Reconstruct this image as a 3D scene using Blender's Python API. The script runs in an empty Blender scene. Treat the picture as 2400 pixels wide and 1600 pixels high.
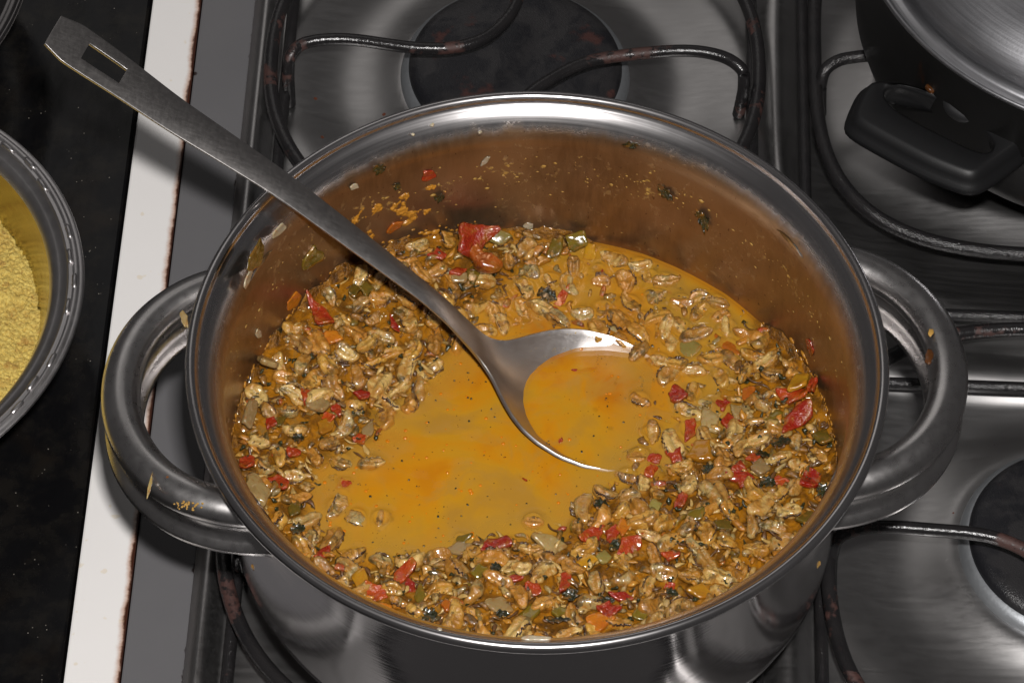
import bpy, bmesh, math, random
import numpy as np
from mathutils import Vector, Matrix, Euler, noise as mnoise

# ------------------------------------------------------------------ camera, light, exposure
SC = bpy.context.scene
COL = SC.collection
HR = 0.155                                   # height of the pot rim above the hob
CAM_F = 8381.07                              # focal length in pixels of a 2400 px wide frame
CAM_C = np.array([0.00523, -0.93090, 1.36418])
PITCH, ROLL, YAW = 0.91187722, 0.02185273, 0.01743962
def _axes():
    cp, sp = math.cos(PITCH), math.sin(PITCH)
    f = np.array([0, cp, -sp]); r = np.array([1., 0, 0]); u = np.array([0, sp, cp])
    cr, sr = math.cos(ROLL), math.sin(ROLL)
    r2, u2 = cr*r + sr*u, -sr*r + cr*u
    c, s = math.cos(YAW), math.sin(YAW)
    Z = np.array([[c, -s, 0], [s, c, 0], [0, 0, 1]])
    return Z@r2, Z@u2, Z@f
CR, CU, CF = _axes()
CAM_C = np.array([-0.01100418, -0.93089256, 1.20917958])
_c, _s = math.cos(YAW), math.sin(YAW)
CAM_C = np.array([_c*CAM_C[0]-_s*CAM_C[1], _s*CAM_C[0]+_c*CAM_C[1], CAM_C[2]+HR])
cam_d = bpy.data.cameras.new('camera'); cam = bpy.data.objects.new('camera', cam_d); COL.objects.link(cam)
cam_d.sensor_fit = 'HORIZONTAL'; cam_d.sensor_width = 36.0
cam_d.lens = 36.0*CAM_F/2400.0; cam_d.clip_start = 0.02; cam_d.clip_end = 50
M = Matrix(((CR[0], CU[0], -CF[0], CAM_C[0]), (CR[1], CU[1], -CF[1], CAM_C[1]), (CR[2], CU[2], -CF[2], CAM_C[2]), (0, 0, 0, 1)))
cam.matrix_world = M
SC.camera = cam

world = bpy.data.worlds.new('World'); SC.world = world; world.use_nodes = True
bg = world.node_tree.nodes['Background']
bg.inputs['Color'].default_value = (1.0, 0.95, 0.95, 1); bg.inputs['Strength'].default_value = 0.042

rl = bpy.data.lights.new('added_steel_fill', 'AREA'); rl.shape = 'RECTANGLE'; rl.size = 1.15; rl.size_y = 0.9  # added panel out of view, brightens reflections in the left hob steel
rl.energy = 1.5; rl.color = (1.0, 0.96, 0.93)
rlo = bpy.data.objects.new('added_steel_fill', rl); COL.objects.link(rlo)
rlo.location = (-0.50, 1.60, 1.48); rlo.rotation_euler = (Vector((0, 0.2, 0))-Vector(rlo.location)).to_track_quat('-Z', 'Y').to_euler()
fl = bpy.data.lights.new('flash', 'AREA'); fl.shape = 'RECTANGLE'; fl.size = 0.075; fl.size_y = 0.05
fl.energy = 28.0; fl.color = (1.0, 0.97, 0.95)
flo = bpy.data.objects.new('flash', fl); COL.objects.link(flo)
fpos = CAM_C + CU*0.13 + CR*0.045
fdir = Vector(np.array([0, 0.0, 0.1]) - fpos)
flo.location = Vector(fpos); flo.rotation_euler = fdir.to_track_quat('-Z', 'Y').to_euler()

SC.view_settings.view_transform = 'Standard'; SC.view_settings.look = 'None'
SC.view_settings.exposure = 0.0; SC.view_settings.gamma = 1.0
SC.view_settings.use_curve_mapping = False
SC.cycles.max_bounces = 8; SC.cycles.diffuse_bounces = 3; SC.cycles.glossy_bounces = 5
SC.cycles.transparent_max_bounces = 12; SC.cycles.caustics_reflective = False; SC.cycles.caustics_refractive = False
SC.cycles.sample_clamp_indirect = 4.0

def at(x, y, z):
    """point at height z seen at the position x, y of the 2352 px wide photograph"""
    k = 2400/2352
    d = CF*CAM_F + CR*(x*k-1200) - CU*(y*k-800)
    return CAM_C + d*((z-CAM_C[2])/d[2])

rng = random.Random(7)

# ------------------------------------------------------------------ objects and tags
def tag(o, label=None, cat=None, group=None, kind=None):
    if label: o['label'] = label
    if cat: o['category'] = cat
    if group: o['group'] = group
    if kind: o['kind'] = kind
    return o
def thing(name, label, cat, loc=(0, 0, 0), group=None):
    o = bpy.data.objects.new(name, None); COL.objects.link(o); o.empty_display_size = 0.01
    o.location = loc
    return tag(o, label, cat, group)
def link(name, me, mats, parent=None):
    if not isinstance(mats, (list, tuple)): mats = [mats]
    for m in mats: me.materials.append(m)
    o = bpy.data.objects.new(name, me); COL.objects.link(o)
    if parent is not None:
        o.parent = parent
        o.location = -Vector(parent.location) if False else (0, 0, 0)
        o.matrix_parent_inverse = Matrix.Translation(-Vector(parent.location))
    return o
def mesh(name, verts, faces, smooth=True):
    me = bpy.data.meshes.new(name)
    me.from_pydata([tuple(map(float, v)) for v in verts], [], [tuple(int(i) for i in f) for f in faces])
    if smooth: me.polygons.foreach_set('use_smooth', [True]*len(me.polygons))
    me.update(); return me
def recalc(me):
    bm = bmesh.new(); bm.from_mesh(me); bmesh.ops.recalc_face_normals(bm, faces=bm.faces); bm.to_mesh(me); bm.free(); return me

def grid_faces(nr, nc, wrap_c=False, wrap_r=False, off=0):
    f = []
    for i in range(nr if wrap_r else nr-1):
        for j in range(nc if wrap_c else nc-1):
            a = i*nc+j; b = i*nc+(j+1) % nc; i2 = (i+1) % nr
            f.append((off+a, off+b, off+i2*nc+(j+1) % nc, off+i2*nc+j))
    return f
def lathe(name, prof, seg=128, closed=False, c=(0, 0), a0=0, a1=2*math.pi):
    """prof: list of (r, z); full turn round the axis through c"""
    V = []; n = len(prof)
    for r, z in prof:
        for k in range(seg):
            a = 2*math.pi*k/seg
            V.append((c[0]+r*math.cos(a), c[1]+r*math.sin(a), z))
    F = grid_faces(n, seg, wrap_c=True, wrap_r=closed)
    return recalc(mesh(name, V, F))
def smooth_path(pts, sub=8):
    P = [np.array(p, float) for p in pts]; out = []
    n = len(P)
    for i in range(n-1):
        p0 = P[max(i-1, 0)]; p1 = P[i]; p2 = P[i+1]; p3 = P[min(i+2, n-1)]
        for k in range(sub):
            t = k/sub
            out.append(0.5*((2*p1)+(p2-p0)*t+(2*p0-5*p1+4*p2-p3)*t*t+(3*p1-p0-3*p2+p3)*t**3))
    out.append(P[-1]); return out
def sweep(name, path, section, closed=False, caps=True, up=(0, 0, 1)):
    """section: list of (side, up) or function(i, n) giving one; swept along path"""
    n = len(path); V = []; up = np.array(up, float); m = None
    last_side = None
    for i, p in enumerate(path):
        a = path[(i-1) % n] if (closed or i > 0) else path[i]
        b = path[(i+1) % n] if (closed or i < n-1) else path[i]
        t = np.array(b)-np.array(a); t = t/np.linalg.norm(t)
        s = np.cross(t, up)
        if np.linalg.norm(s) < 0.15:
            s = last_side if last_side is not None else np.cross(t, (1, 0, 0))
            s = s - t*(s@t)
        s = s/np.linalg.norm(s)
        if last_side is not None and s@last_side < 0 and np.linalg.norm(np.cross(t, up)) < 0.5: s = -s
        last_side = s
        u = np.cross(s, t)
        sec = section(i, n) if callable(section) else section
        m = len(sec)
        for (x, y) in sec: V.append(np.array(p)+s*x+u*y)
    F = grid_faces(n, m, wrap_c=True, wrap_r=closed)
    if caps and not closed:
        F.append(tuple(range(m))); F.append(tuple((n-1)*m+k for k in range(m)))
    return recalc(mesh(name, V, F))
def circle_sec(r, m=12, ry=None):
    return [(r*math.cos(2*math.pi*k/m), (ry or r)*math.sin(2*math.pi*k/m)) for k in range(m)]

# ------------------------------------------------------------------ numpy noise
def _hash(ix, iy, iz, seed):
    h = (ix*374761393 + iy*668265263 + iz*2147483647 + seed*1274126177) & 0xffffffff
    h = ((h ^ (h >> 13))*1274126177) & 0xffffffff
    h = ((h ^ (h >> 16))*2246822519) & 0xffffffff
    return ((h ^ (h >> 15)) & 0xffff)/32768.0-1.0
def vnoise(x, y, z=0.0, seed=0):
    x, y, z = np.broadcast_arrays(np.asarray(x, float), np.asarray(y, float), np.asarray(z, float))
    fx, fy, fz = np.floor(x), np.floor(y), np.floor(z)
    ix, iy, iz = fx.astype(np.int64), fy.astype(np.int64), fz.astype(np.int64)
    u, v, w = x-fx, y-fy, z-fz
    u, v, w = [q*q*(3-2*q) for q in (u, v, w)]
    out = 0
    for dx in (0, 1):
        for dy in (0, 1):
            for dz in (0, 1):
                out = out + _hash(ix+dx, iy+dy, iz+dz, seed)*(u if dx else 1-u)*(v if dy else 1-v)*(w if dz else 1-w)
    return out
def fbm(x, y, z=0.0, seed=0, octv=3):
    s = 0; a = 1.0
    x, y, z = np.asarray(x, float), np.asarray(y, float), np.asarray(z, float)
    for o in range(octv):
        s = s + a*vnoise(x*2**o, y*2**o, z*2**o, seed+o*17); a *= 0.5
    return s

# ------------------------------------------------------------------ materials
class MB:
    def __init__(self, name):
        self.m = bpy.data.materials.new(name); self.m.use_nodes = True
        self.t = self.m.node_tree; self.n = self.t.nodes; self.l = self.t.links
        self.p = self.n['Principled BSDF']; self.out = self.n['Material Output']
    def node(self, typ, **kw):
        n = self.n.new(typ)
        for k, v in kw.items():
            if k.startswith('_'): setattr(n, k[1:], v)
            else: self.set(n.inputs[k.replace('__', ' ')], v)
        return n
    def set(self, sock, v):
        if isinstance(v, bpy.types.NodeSocket): self.l.new(v, sock)
        else:
            if hasattr(sock, 'default_value'):
                if isinstance(v, (tuple, list)) and len(v) == 3 and sock.type == 'RGBA': v = (*v, 1)
                sock.default_value = v
    def P(self, **kw):
        for k, v in kw.items(): self.set(self.p.inputs[k.replace('__', ' ')], v)
        return self
    def coord(self, which='Object', scale=(1, 1, 1)):
        tc = self.node('ShaderNodeTexCoord')
        mp = self.node('ShaderNodeMapping'); self.l.new(tc.outputs[which], mp.inputs['Vector'])
        mp.inputs['Scale'].default_value = scale
        return mp.outputs['Vector']
    def noise(self, vec, scale=5, detail=3, rough=0.55, dist=0.0):
        n = self.node('ShaderNodeTexNoise'); self.l.new(vec, n.inputs['Vector'])
        n.inputs['Scale'].default_value = scale; n.inputs['Detail'].default_value = detail
        n.inputs['Roughness'].default_value = rough; n.inputs['Distortion'].default_value = dist
        return n.outputs['Fac']
    def vor(self, vec, scale=5, feature='F1', out='Distance'):
        n = self.node('ShaderNodeTexVoronoi'); n.feature = feature; self.l.new(vec, n.inputs['Vector'])
        n.inputs['Scale'].default_value = scale
        return n.outputs[out]
    def ramp(self, fac, stops):
        r = self.node('ShaderNodeValToRGB'); self.l.new(fac, r.inputs['Fac'])
        e = r.color_ramp.elements
        while len(e) < len(stops): e.new(0.5)
        for el, (p, c) in zip(e, stops):
            el.position = p
            el.color = (c, c, c, 1) if isinstance(c, (int, float)) else (*c, 1)
        return r.outputs['Color']
    def mix(self, fac, a, b, mode='MIX'):
        n = self.node('ShaderNodeMix'); n.data_type = 'RGBA'; n.blend_type = mode
        self.set(n.inputs[0], fac); self.set(n.inputs[6], a); self.set(n.inputs[7], b)
        return n.outputs[2]
    def math(self, op, a, b=0.0, c=None, clamp=False):
        n = self.node('ShaderNodeMath'); n.operation = op; n.use_clamp = clamp
        self.set(n.inputs[0], a); self.set(n.inputs[1], b)
        if c is not None: self.set(n.inputs[2], c)
        return n.outputs[0]
    def sep(self, vec):
        n = self.node('ShaderNodeSeparateXYZ'); self.l.new(vec, n.inputs[0]); return n.outputs
    def comb(self, x, y, z):
        n = self.node('ShaderNodeCombineXYZ'); self.set(n.inputs[0], x); self.set(n.inputs[1], y); self.set(n.inputs[2], z); return n.outputs[0]
    def rng(self, v, a, b, c=0.0, d=1.0):
        n = self.node('ShaderNodeMapRange'); n.interpolation_type = 'SMOOTHSTEP'
        self.set(n.inputs[0], v); n.inputs[1].default_value = a; n.inputs[2].default_value = b
        n.inputs[3].default_value = c; n.inputs[4].default_value = d
        return n.outputs[0]
    def bump(self, h, strength=0.3, dist=0.001, normal=None):
        n = self.node('ShaderNodeBump'); n.inputs['Strength'].default_value = strength; n.inputs['Distance'].default_value = dist
        self.l.new(h, n.inputs['Height'])
        if normal is not None: self.l.new(normal, n.inputs['Normal'])
        return n.outputs['Normal']
    def nrm(self, b): self.l.new(b, self.p.inputs['Normal']); return self
    def cnrm(self, b): self.l.new(b, self.p.inputs['Coat Normal']); return self
    def attr(self, name, out='Color'):
        n = self.node('ShaderNodeAttribute'); n.attribute_name = name; return n.outputs[out]

# brushed steel of hob: streaks run along x, with scratches and grease spots
def steel_mat(name, col=(0.55, 0.54, 0.54), rough=0.33, streak=(6, 500, 500), strength=0.12, spots=0.0, aniso=0.4, polar=False, spotcol=(0.10, 0.03, 0.015), ascale=1.0):
    b = MB(name)
    o = b.coord('Object')
    if polar:
        x, y, z = b.sep(o)
        r = b.math('SQRT', b.math('ADD', b.math('MULTIPLY', x, x), b.math('MULTIPLY', y, y)))
        ang = b.math('ARCTAN2', y, x)
        v = b.comb(b.math('MULTIPLY', ang, 0.5*ascale), b.math('MULTIPLY', r, 900.0), b.math('MULTIPLY', z, 900.0))
        st = b.noise(v, 1.0, 3, 0.6)
    else:
        v = b.coord('Object', streak); st = b.noise(v, 1.0, 3, 0.6)
    big = b.noise(o, 35, 4, 0.6); fine = b.noise(o, 900, 2, 0.6)
    rr = b.math('ADD', b.math('MULTIPLY', b.math('SUBTRACT', st, 0.5), 0.16), b.math('ADD', rough-0.03, b.math('MULTIPLY', big, 0.06)))
    c = b.mix(b.rng(big, 0.35, 0.75), tuple(q*0.9 for q in col), col)
    if spots > 0:
        sp = b.vor(o, 60)
        pick = b.noise(o, 47, 1, 0.5)
        m = b.math('MULTIPLY', b.math('LESS_THAN', sp, 0.07*spots), b.math('GREATER_THAN', pick, 0.56))
        c = b.mix(m, c, spotcol)
        b.P(Metallic=b.math('SUBTRACT', 1.0, m))
    else: b.P(Metallic=1.0)
    b.P(Base__Color=c, Roughness=rr)
    h = b.math('ADD', b.math('MULTIPLY', st, 0.7), b.math('MULTIPLY', fine, 0.3))
    b.nrm(b.bump(h, strength, 0.0004))
    return b.m
def simple(name, col, rough=0.5, metal=0.0, bump=0.0, bscale=300, var=0.15, coat=0.0, spec=0.5):
    b = MB(name); o = b.coord('Object')
    n = b.noise(o, bscale*0.2, 4, 0.6); f = b.noise(o, bscale, 3, 0.6)
    c = b.mix(n, tuple(q*(1-var) for q in col), tuple(min(1, q*(1+var)) for q in col))
    b.P(Base__Color=c, Metallic=metal, Roughness=b.math('ADD', rough-0.08, b.math('MULTIPLY', f, 0.16)), Coat__Weight=coat, Specular__IOR__Level=spec)
    if bump: b.nrm(b.bump(f, bump, 0.0005))
    return b.m
# ------------------------------------------------------------------ counter and hob (setting)
def granite():
    b = MB('black_granite'); o = b.coord('Object')
    v = b.vor(o, 260, 'F1', 'Color'); n = b.noise(o, 60, 5, 0.65); n2 = b.noise(o, 18, 3, 0.6)
    base = b.mix(b.rng(n, 0.42, 0.68), (0.004, 0.004, 0.0045), (0.0095, 0.0085, 0.0075))
    base = b.mix(b.math('MULTIPLY', b.rng(n2, 0.52, 0.7), 0.5), base, (0.013, 0.009, 0.006))
    fl_ = b.vor(o, 420)
    pk = b.noise(o, 90, 2, 0.5)
    fleck = b.math('MULTIPLY', b.rng(fl_, 0.16, 0.08, 0, 1), b.rng(pk, 0.60, 0.66))
    base = b.mix(fleck, base, (0.22, 0.2, 0.17))
    sm = b.noise(b.coord('Object', (9, 3, 1)), 6, 4, 0.7)
    b.P(Base__Color=base, Roughness=b.rng(sm, 0.3, 0.75, 0.10, 0.34), Specular__IOR__Level=0.2)
    b.nrm(b.bump(b.noise(o, 500, 2), 0.05, 0.0003))
    return b.m
def enamel():
    b = MB('white_enamel'); tc = b.coord('Object'); x, y, z = b.sep(tc)
    # burnt grease creeping in from the edge beside the grey panel
    wob = b.math('MULTIPLY', b.math('SUBTRACT', b.noise(b.coord('Object', (1, 1, 1)), 45, 5, 0.7), 0.5), 0.006)
    d = b.math('ADD', b.math('SUBTRACT', -0.1826, x), wob)
    dark = b.rng(d, 0.0016, 0.0003); tan = b.rng(d, 0.0038, 0.0006)
    n = b.noise(tc, 20, 4, 0.6)
    c = b.mix(n, (0.82, 0.80, 0.78), (0.86, 0.84, 0.82))
    c = b.mix(b.math('MULTIPLY', tan, 0.75), c, (0.42, 0.18, 0.07))
    c = b.mix(dark, c, (0.05, 0.014, 0.006))
    yellow = b.math('MULTIPLY', b.rng(b.noise(tc, 110, 2), 0.67, 0.72), 0.35)
    c = b.mix(yellow, c, (0.7, 0.55, 0.3))
    b.P(Base__Color=c, Roughness=0.3, Coat__Weight=0.2)
    return b.m
def grey_panel():
    b = MB('grey_painted_steel'); o = b.coord('Object'); x, y, z = b.sep(o)
    f = b.noise(o, 1400, 2, 0.6); n = b.noise(o, 25, 3)
    c = b.mix(n, (0.115, 0.113, 0.118), (0.135, 0.132, 0.136))
    sp = b.vor(o, 55); pk = b.noise(o, 33, 1)
    m = b.math('MULTIPLY', b.rng(sp, 0.09, 0.05), b.rng(pk, 0.60, 0.64))
    c = b.mix(m, c, (0.02, 0.012, 0.01))
    # grime along the steel lip
    wob = b.math('MULTIPLY', b.math('SUBTRACT', b.noise(o, 70, 5, 0.75), 0.56), 0.012)
    g = b.rng(b.math('ADD', b.math('ADD', x, 0.1548), wob), -0.0004, 0.0006)
    c = b.mix(g, c, (0.012, 0.005, 0.004))
    b.P(Base__Color=c, Roughness=0.42, Specular__IOR__Level=0.4)
    b.nrm(b.bump(f, 0.06, 0.0003))
    return b.m

def box(name, x0, x1, y0, y1, z0, z1, m, parent=None, bev=0.0008):
    bm = bmesh.new(); bmesh.ops.create_cube(bm, size=1)
    for v in bm.verts:
        v.co = Vector(((x0+x1)/2+v.co.x*(x1-x0), (y0+y1)/2+v.co.y*(y1-y0), (z0+z1)/2+v.co.z*(z1-z0)))
    if bev: bmesh.ops.bevel(bm, geom=list(bm.edges), offset=bev, segments=2, affect='EDGES', profile=0.6)
    me = bpy.data.meshes.new(name); bm.to_mesh(me); bm.free()
    return link(name, me, m, parent)

YF, YB = -0.152, 0.62
M_GRAN = granite()
counter = box('countertop', -0.80, -0.2086, -0.40, YB, -0.03, 0.0005, M_GRAN, bev=0.0015)
tag(counter, 'black speckled polished granite countertop left of the stove', None, None, 'structure')

hob = thing('gas_stove', 'gas stove with brushed steel top, grey side panel and white enamel edge', 'stove', (0.1, 0.1, 0))
box('enamel_edge', -0.2076, -0.1824, YF, YB, -0.03, 0.0, enamel(), hob, 0.001)
box('side_panel', -0.1820, -0.1542, YF, YB, -0.03, -0.0012, grey_panel(), hob, 0.0008)

BURN = [(-0.0175, 0.297), (-0.0175, 0.004), (0.252, 0.300), (0.252, 0.016)]
def hob_z(x, y):
    def ridge(d, w, h):
        q = np.clip(1-np.abs(d)/w, 0, 1); return h*(q*q*(3-2*q))**0.8
    z = ridge(x+0.1475, 0.0095, 0.0075)
    z = np.maximum(z, ridge(x-0.117, 0.0125, 0.0065))
    z = np.maximum(z, np.where(x > 0.117, ridge(y-0.114, 0.014, 0.0055), 0))
    z = np.maximum(z, np.where(x < 0.117, ridge(y-0.150, 0.016, 0.0055), 0))
    for kb, (cx, cy) in enumerate(BURN):
        r = np.hypot(x-cx, y-cy)
        r0, r1 = (0.086, 0.150) if kb == 2 else (0.058, 0.118)
        q = np.clip((r-r0)/(r1-r0), 0, 1)
        z = z - 0.0065*np.sin(np.pi*q**0.8)**1.5
    return z
xs = np.concatenate([np.linspace(-0.1540, -0.13, 40), np.linspace(-0.128, 0.10, 110), np.linspace(0.101, 0.135, 40), np.linspace(0.137, 0.52, 170)])
ys = np.linspace(YF, YB, 400)
X, Y = np.meshgrid(xs, ys); Z = hob_z(X, Y)
V = np.stack([X.ravel(), Y.ravel(), Z.ravel()], 1)
hm = recalc(mesh('steel_top', V, grid_faces(len(ys), len(xs))))
M_HOB = steel_mat('hob_steel', (0.50, 0.49, 0.485), 0.355, (4, 420, 420), 0.06, spots=0.9)
top = link('steel_top', hm, M_HOB, hob)
box('front_face', -0.2076, 0.52, YF-0.012, YF-0.0005, -0.45, 0.0, simple('black_front_glass', (0.006, 0.006, 0.007), 0.2), hob, 0.001)
M_LIP = steel_mat('lip_steel', (0.62, 0.6, 0.6), 0.25)
box('lip', -0.1541, -0.1530, YF, YB, -0.02, 0.0024, M_LIP, hob, 0.0003)

# burners: enamel cap on an aluminium ring
def cap_mat():
    b = MB('burner_enamel'); o = b.coord('Object')
    n = b.noise(o, 38, 4, 0.65, 0.4); f = b.noise(o, 700, 3, 0.7); f2 = b.noise(o, 1700, 2, 0.6)
    c = b.mix(b.rng(n, 0.45, 0.6), (0.010, 0.010, 0.012), (0.022, 0.021, 0.022))
    rust = b.math('MULTIPLY', b.rng(b.noise(o, 26, 5, 0.6), 0.565, 0.63), b.rng(b.noise(o, 120, 3), 0.36, 0.55))
    c = b.mix(rust, c, (0.045, 0.016, 0.013))
    b.P(Base__Color=c, Roughness=b.math('ADD', 0.28, b.math('MULTIPLY', rust, 0.35)), Specular__IOR__Level=0.5)
    h = b.math('ADD', b.math('MULTIPLY', f, 0.6), f2)
    b.nrm(b.bump(h, 0.34, 0.0008))
    return b.m
M_CAP = cap_mat()
M_ALU = simple('burner_aluminium', (0.42, 0.44, 0.46), 0.45, 0.85, 0.2, 500)
burner_objs = []
for k, (cx, cy) in enumerate(BURN):
    if k == 2: continue                                       # hidden under the black pan
    R = 0.0545 if k < 2 else 0.0505
    ring = lathe('burner_ring', [(0.03, -0.002), (R+0.0035, -0.002), (R+0.0042, 0.0), (R+0.003, 0.004), (R-0.002, 0.0055), (0.03, 0.0055)], 96, c=(cx, cy))
    rg = link('burner_ring', ring, M_ALU, hob)
    prof = [(0.0001, 0.0118), (0.012, 0.0117), (R*0.5, 0.0116), (R*0.8, 0.0112), (R-0.005, 0.0105), (R-0.002, 0.0095), (R-0.0006, 0.008), (R, 0.0065), (R-0.0005, 0.0056), (R-0.004, 0.0052), (0.02, 0.005)]
    cp = lathe('burner_cap', prof, 96, c=(cx, cy))
    link('burner_cap', cp, M_CAP, hob)

# ------------------------------------------------------------------ grates
def grate_mat(name='grate_enamel', rust_amt=0.5, grease=0.4):
    b = MB(name); o = b.coord('Object')
    n = b.noise(o, 30, 4, 0.6, 0.3); f = b.noise(o, 620, 3, 0.7)
    c = b.mix(b.noise(o, 90, 3), (0.008, 0.008, 0.009), (0.022, 0.02, 0.02))
    lo = 0.70-0.22*rust_amt
    rust = b.rng(n, lo, lo+0.045)
    rust = b.math('MULTIPLY', rust, b.rng(b.noise(o, 210, 4, 0.7), 0.35, 0.55))
    c = b.mix(rust, c, (0.060, 0.026, 0.021))
    b.P(Base__Color=c, Roughness=b.math('ADD', 0.20, b.math('MULTIPLY', rust, 0.45)), Specular__IOR__Level=0.6)
    b.nrm(b.bump(f, grease, 0.0009))
    return b.m
M_GR = grate_mat('grate_enamel', 0.78, 0.30)
M_GR2 = grate_mat('grate_enamel_greasy', 0.15, 0.75)
def wire(name, pts, r, m, parent, sub=8, closed=False, seg=12):
    path = smooth_path(pts, sub)
    if closed: path = path[:-1]
    me = sweep(name, path, circle_sec(r, seg), closed=closed)
    return link(name, me, m, parent)
def ring_pts(cx, cy, r, z, n=40, sq=2.0):
    out = []
    for k in range(n):
        a = 2*math.pi*k/n; c, s = math.cos(a), math.sin(a)
        q = (abs(c)**sq+abs(s)**sq)**(-1/sq)
        out.append((cx+r*q*c, cy+r*q*s, z))
    out.append(out[0]); return out
def line_pts(a, b, n=8): return [tuple(np.array(a)+(np.array(b)-np.array(a))*k/n) for k in range(n+1)]
ZA = 0.0305
def arm_left(cx, cy, s=1.0):
    P = [(-0.1144, -0.0235, 0.001), (-0.1144, -0.0230, 0.012), (-0.1140, -0.0222, 0.021), (-0.1105, -0.0200, 0.0285), (-0.1000, -0.0180, ZA), (-0.072, -0.0190, ZA), (-0.0506, -0.0190, ZA),
         (-0.030, -0.0170, ZA), (-0.012, -0.0070, ZA), (-0.002, 0.0080, ZA), (0.005, 0.030, ZA), (0.0075, 0.052, ZA)]
    return [(cx+s*x, cy+s*y, z) for x, y, z in P]
def arm_top(cx, cy, s=1.0):
    P = [(0.0235, 0.1144, 0.001), (0.0230, 0.1144, 0.012), (0.0222, 0.1140, 0.021), (0.0200, 0.1105, 0.0285), (0.0180, 0.1000, ZA), (0.0195, 0.085, ZA), (0.0195, 0.074, ZA)]
    return [(cx+s*x, cy+s*y, z) for x, y, z in P]
def grate(label, cx, cy, m, mb, ringr, arms, bars, rz=0.020, sq=2.2, ringz=None):
    t = thing('pot_grate', label, 'grate', (cx, cy, 0), 'wire grates on the stove')
    wire('ring', ring_pts(cx, cy, ringr, rz, 56, sq), 0.0036, m, t, 3, True)
    for a in arms: wire('arm', a, 0.0032, m, t, 8)
    for a, b_ in bars: wire('bar', line_pts(a, b_), 0.0030, mb, t, 2)
    return t
cx, cy = BURN[0]
grate('rusty wire grate over the bare burner behind the steel pot', cx, cy-0.008, M_GR, M_GR2, 0.1235,
      [[tuple(at(*q)) for q in [(665, 240, 0.001), (663, 200, 0.012), (662, 165, 0.021), (668, 128, 0.0285), (705, 98, ZA), (800, 91, ZA), (950, 110, ZA), (1045, 109, ZA), (1115, 87, ZA), (1163, 45, ZA), (1188, 0, ZA), (1198, -60, ZA)]],
       [tuple(at(*q)) for q in [(1696, 264, 0.001), (1704, 228, 0.012), (1709, 193, 0.021), (1702, 158, 0.0285), (1652, 128, ZA), (1560, 117, ZA), (1400, 132, ZA), (1325, 152, ZA), (1262, 185, ZA), (1215, 218, ZA), (1190, 255, ZA), (1178, 300, ZA)]]],
      [((-0.1335, cy-0.125, 0.0085), (-0.1335, cy+0.20, 0.0085)), ((0.1030, cy-0.125, 0.0085), (0.1030, cy+0.20, 0.0085))])
cx, cy = BURN[1]
grate('blackened wire grate under the steel pot', cx, cy, M_GR, M_GR2, 0.1235,
      [arm_left(cx, cy), arm_left(cx, cy, -1.0), arm_top(cx, cy), arm_top(cx, cy, -1.0)],
      [((-0.1335, cy-0.135, 0.0085), (-0.1335, cy+0.125, 0.0085)), ((0.1030, cy-0.135, 0.0085), (0.1030, cy+0.125, 0.0085))])
cx, cy = BURN[2]
grate('greasy black wire grate under the black pan', 0.259, cy-0.002, M_GR2, M_GR2, 0.1250,
      [[tuple(p) for p in (at(1884, 262, 0.001), at(1884, 225, 0.012), at(1886, 190, 0.022), at(1897, 160, 0.0285), at(1925, 140, ZA), at(1960, 132, ZA), at(2010, 128, ZA), at(2120, 130, ZA))]],
      [((0.1285, 0.1385, 0.0160), (0.1285, 0.52, 0.0160)), ((0.1285, 0.1385, 0.0160), (0.42, 0.1385, 0.0160))], 0.0215, 3.2)
cx, cy = BURN[3]
grate('greasy black wire grate over the bare front right burner', 0.2590, 0.003, M_GR, M_GR2, 0.1245,
      [[tuple(p) for p in (at(1907, 1352, 0.001), at(1907, 1310, 0.012), at(1910, 1275, 0.022), at(1925, 1235, 0.0285), at(1975, 1213, ZA), at(2050, 1210, ZA), at(2150, 1217, ZA), at(2230, 1224, ZA), at(2290, 1236, ZA), at(2352, 1262, ZA), at(2420, 1310, ZA))]],
      [((0.1320, -0.145, 0.0120), (0.1320, 0.0960, 0.0120)), ((0.1320, 0.0960, 0.0160), (0.42, 0.0960, 0.0160))], 0.0215, 3.0)

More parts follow.
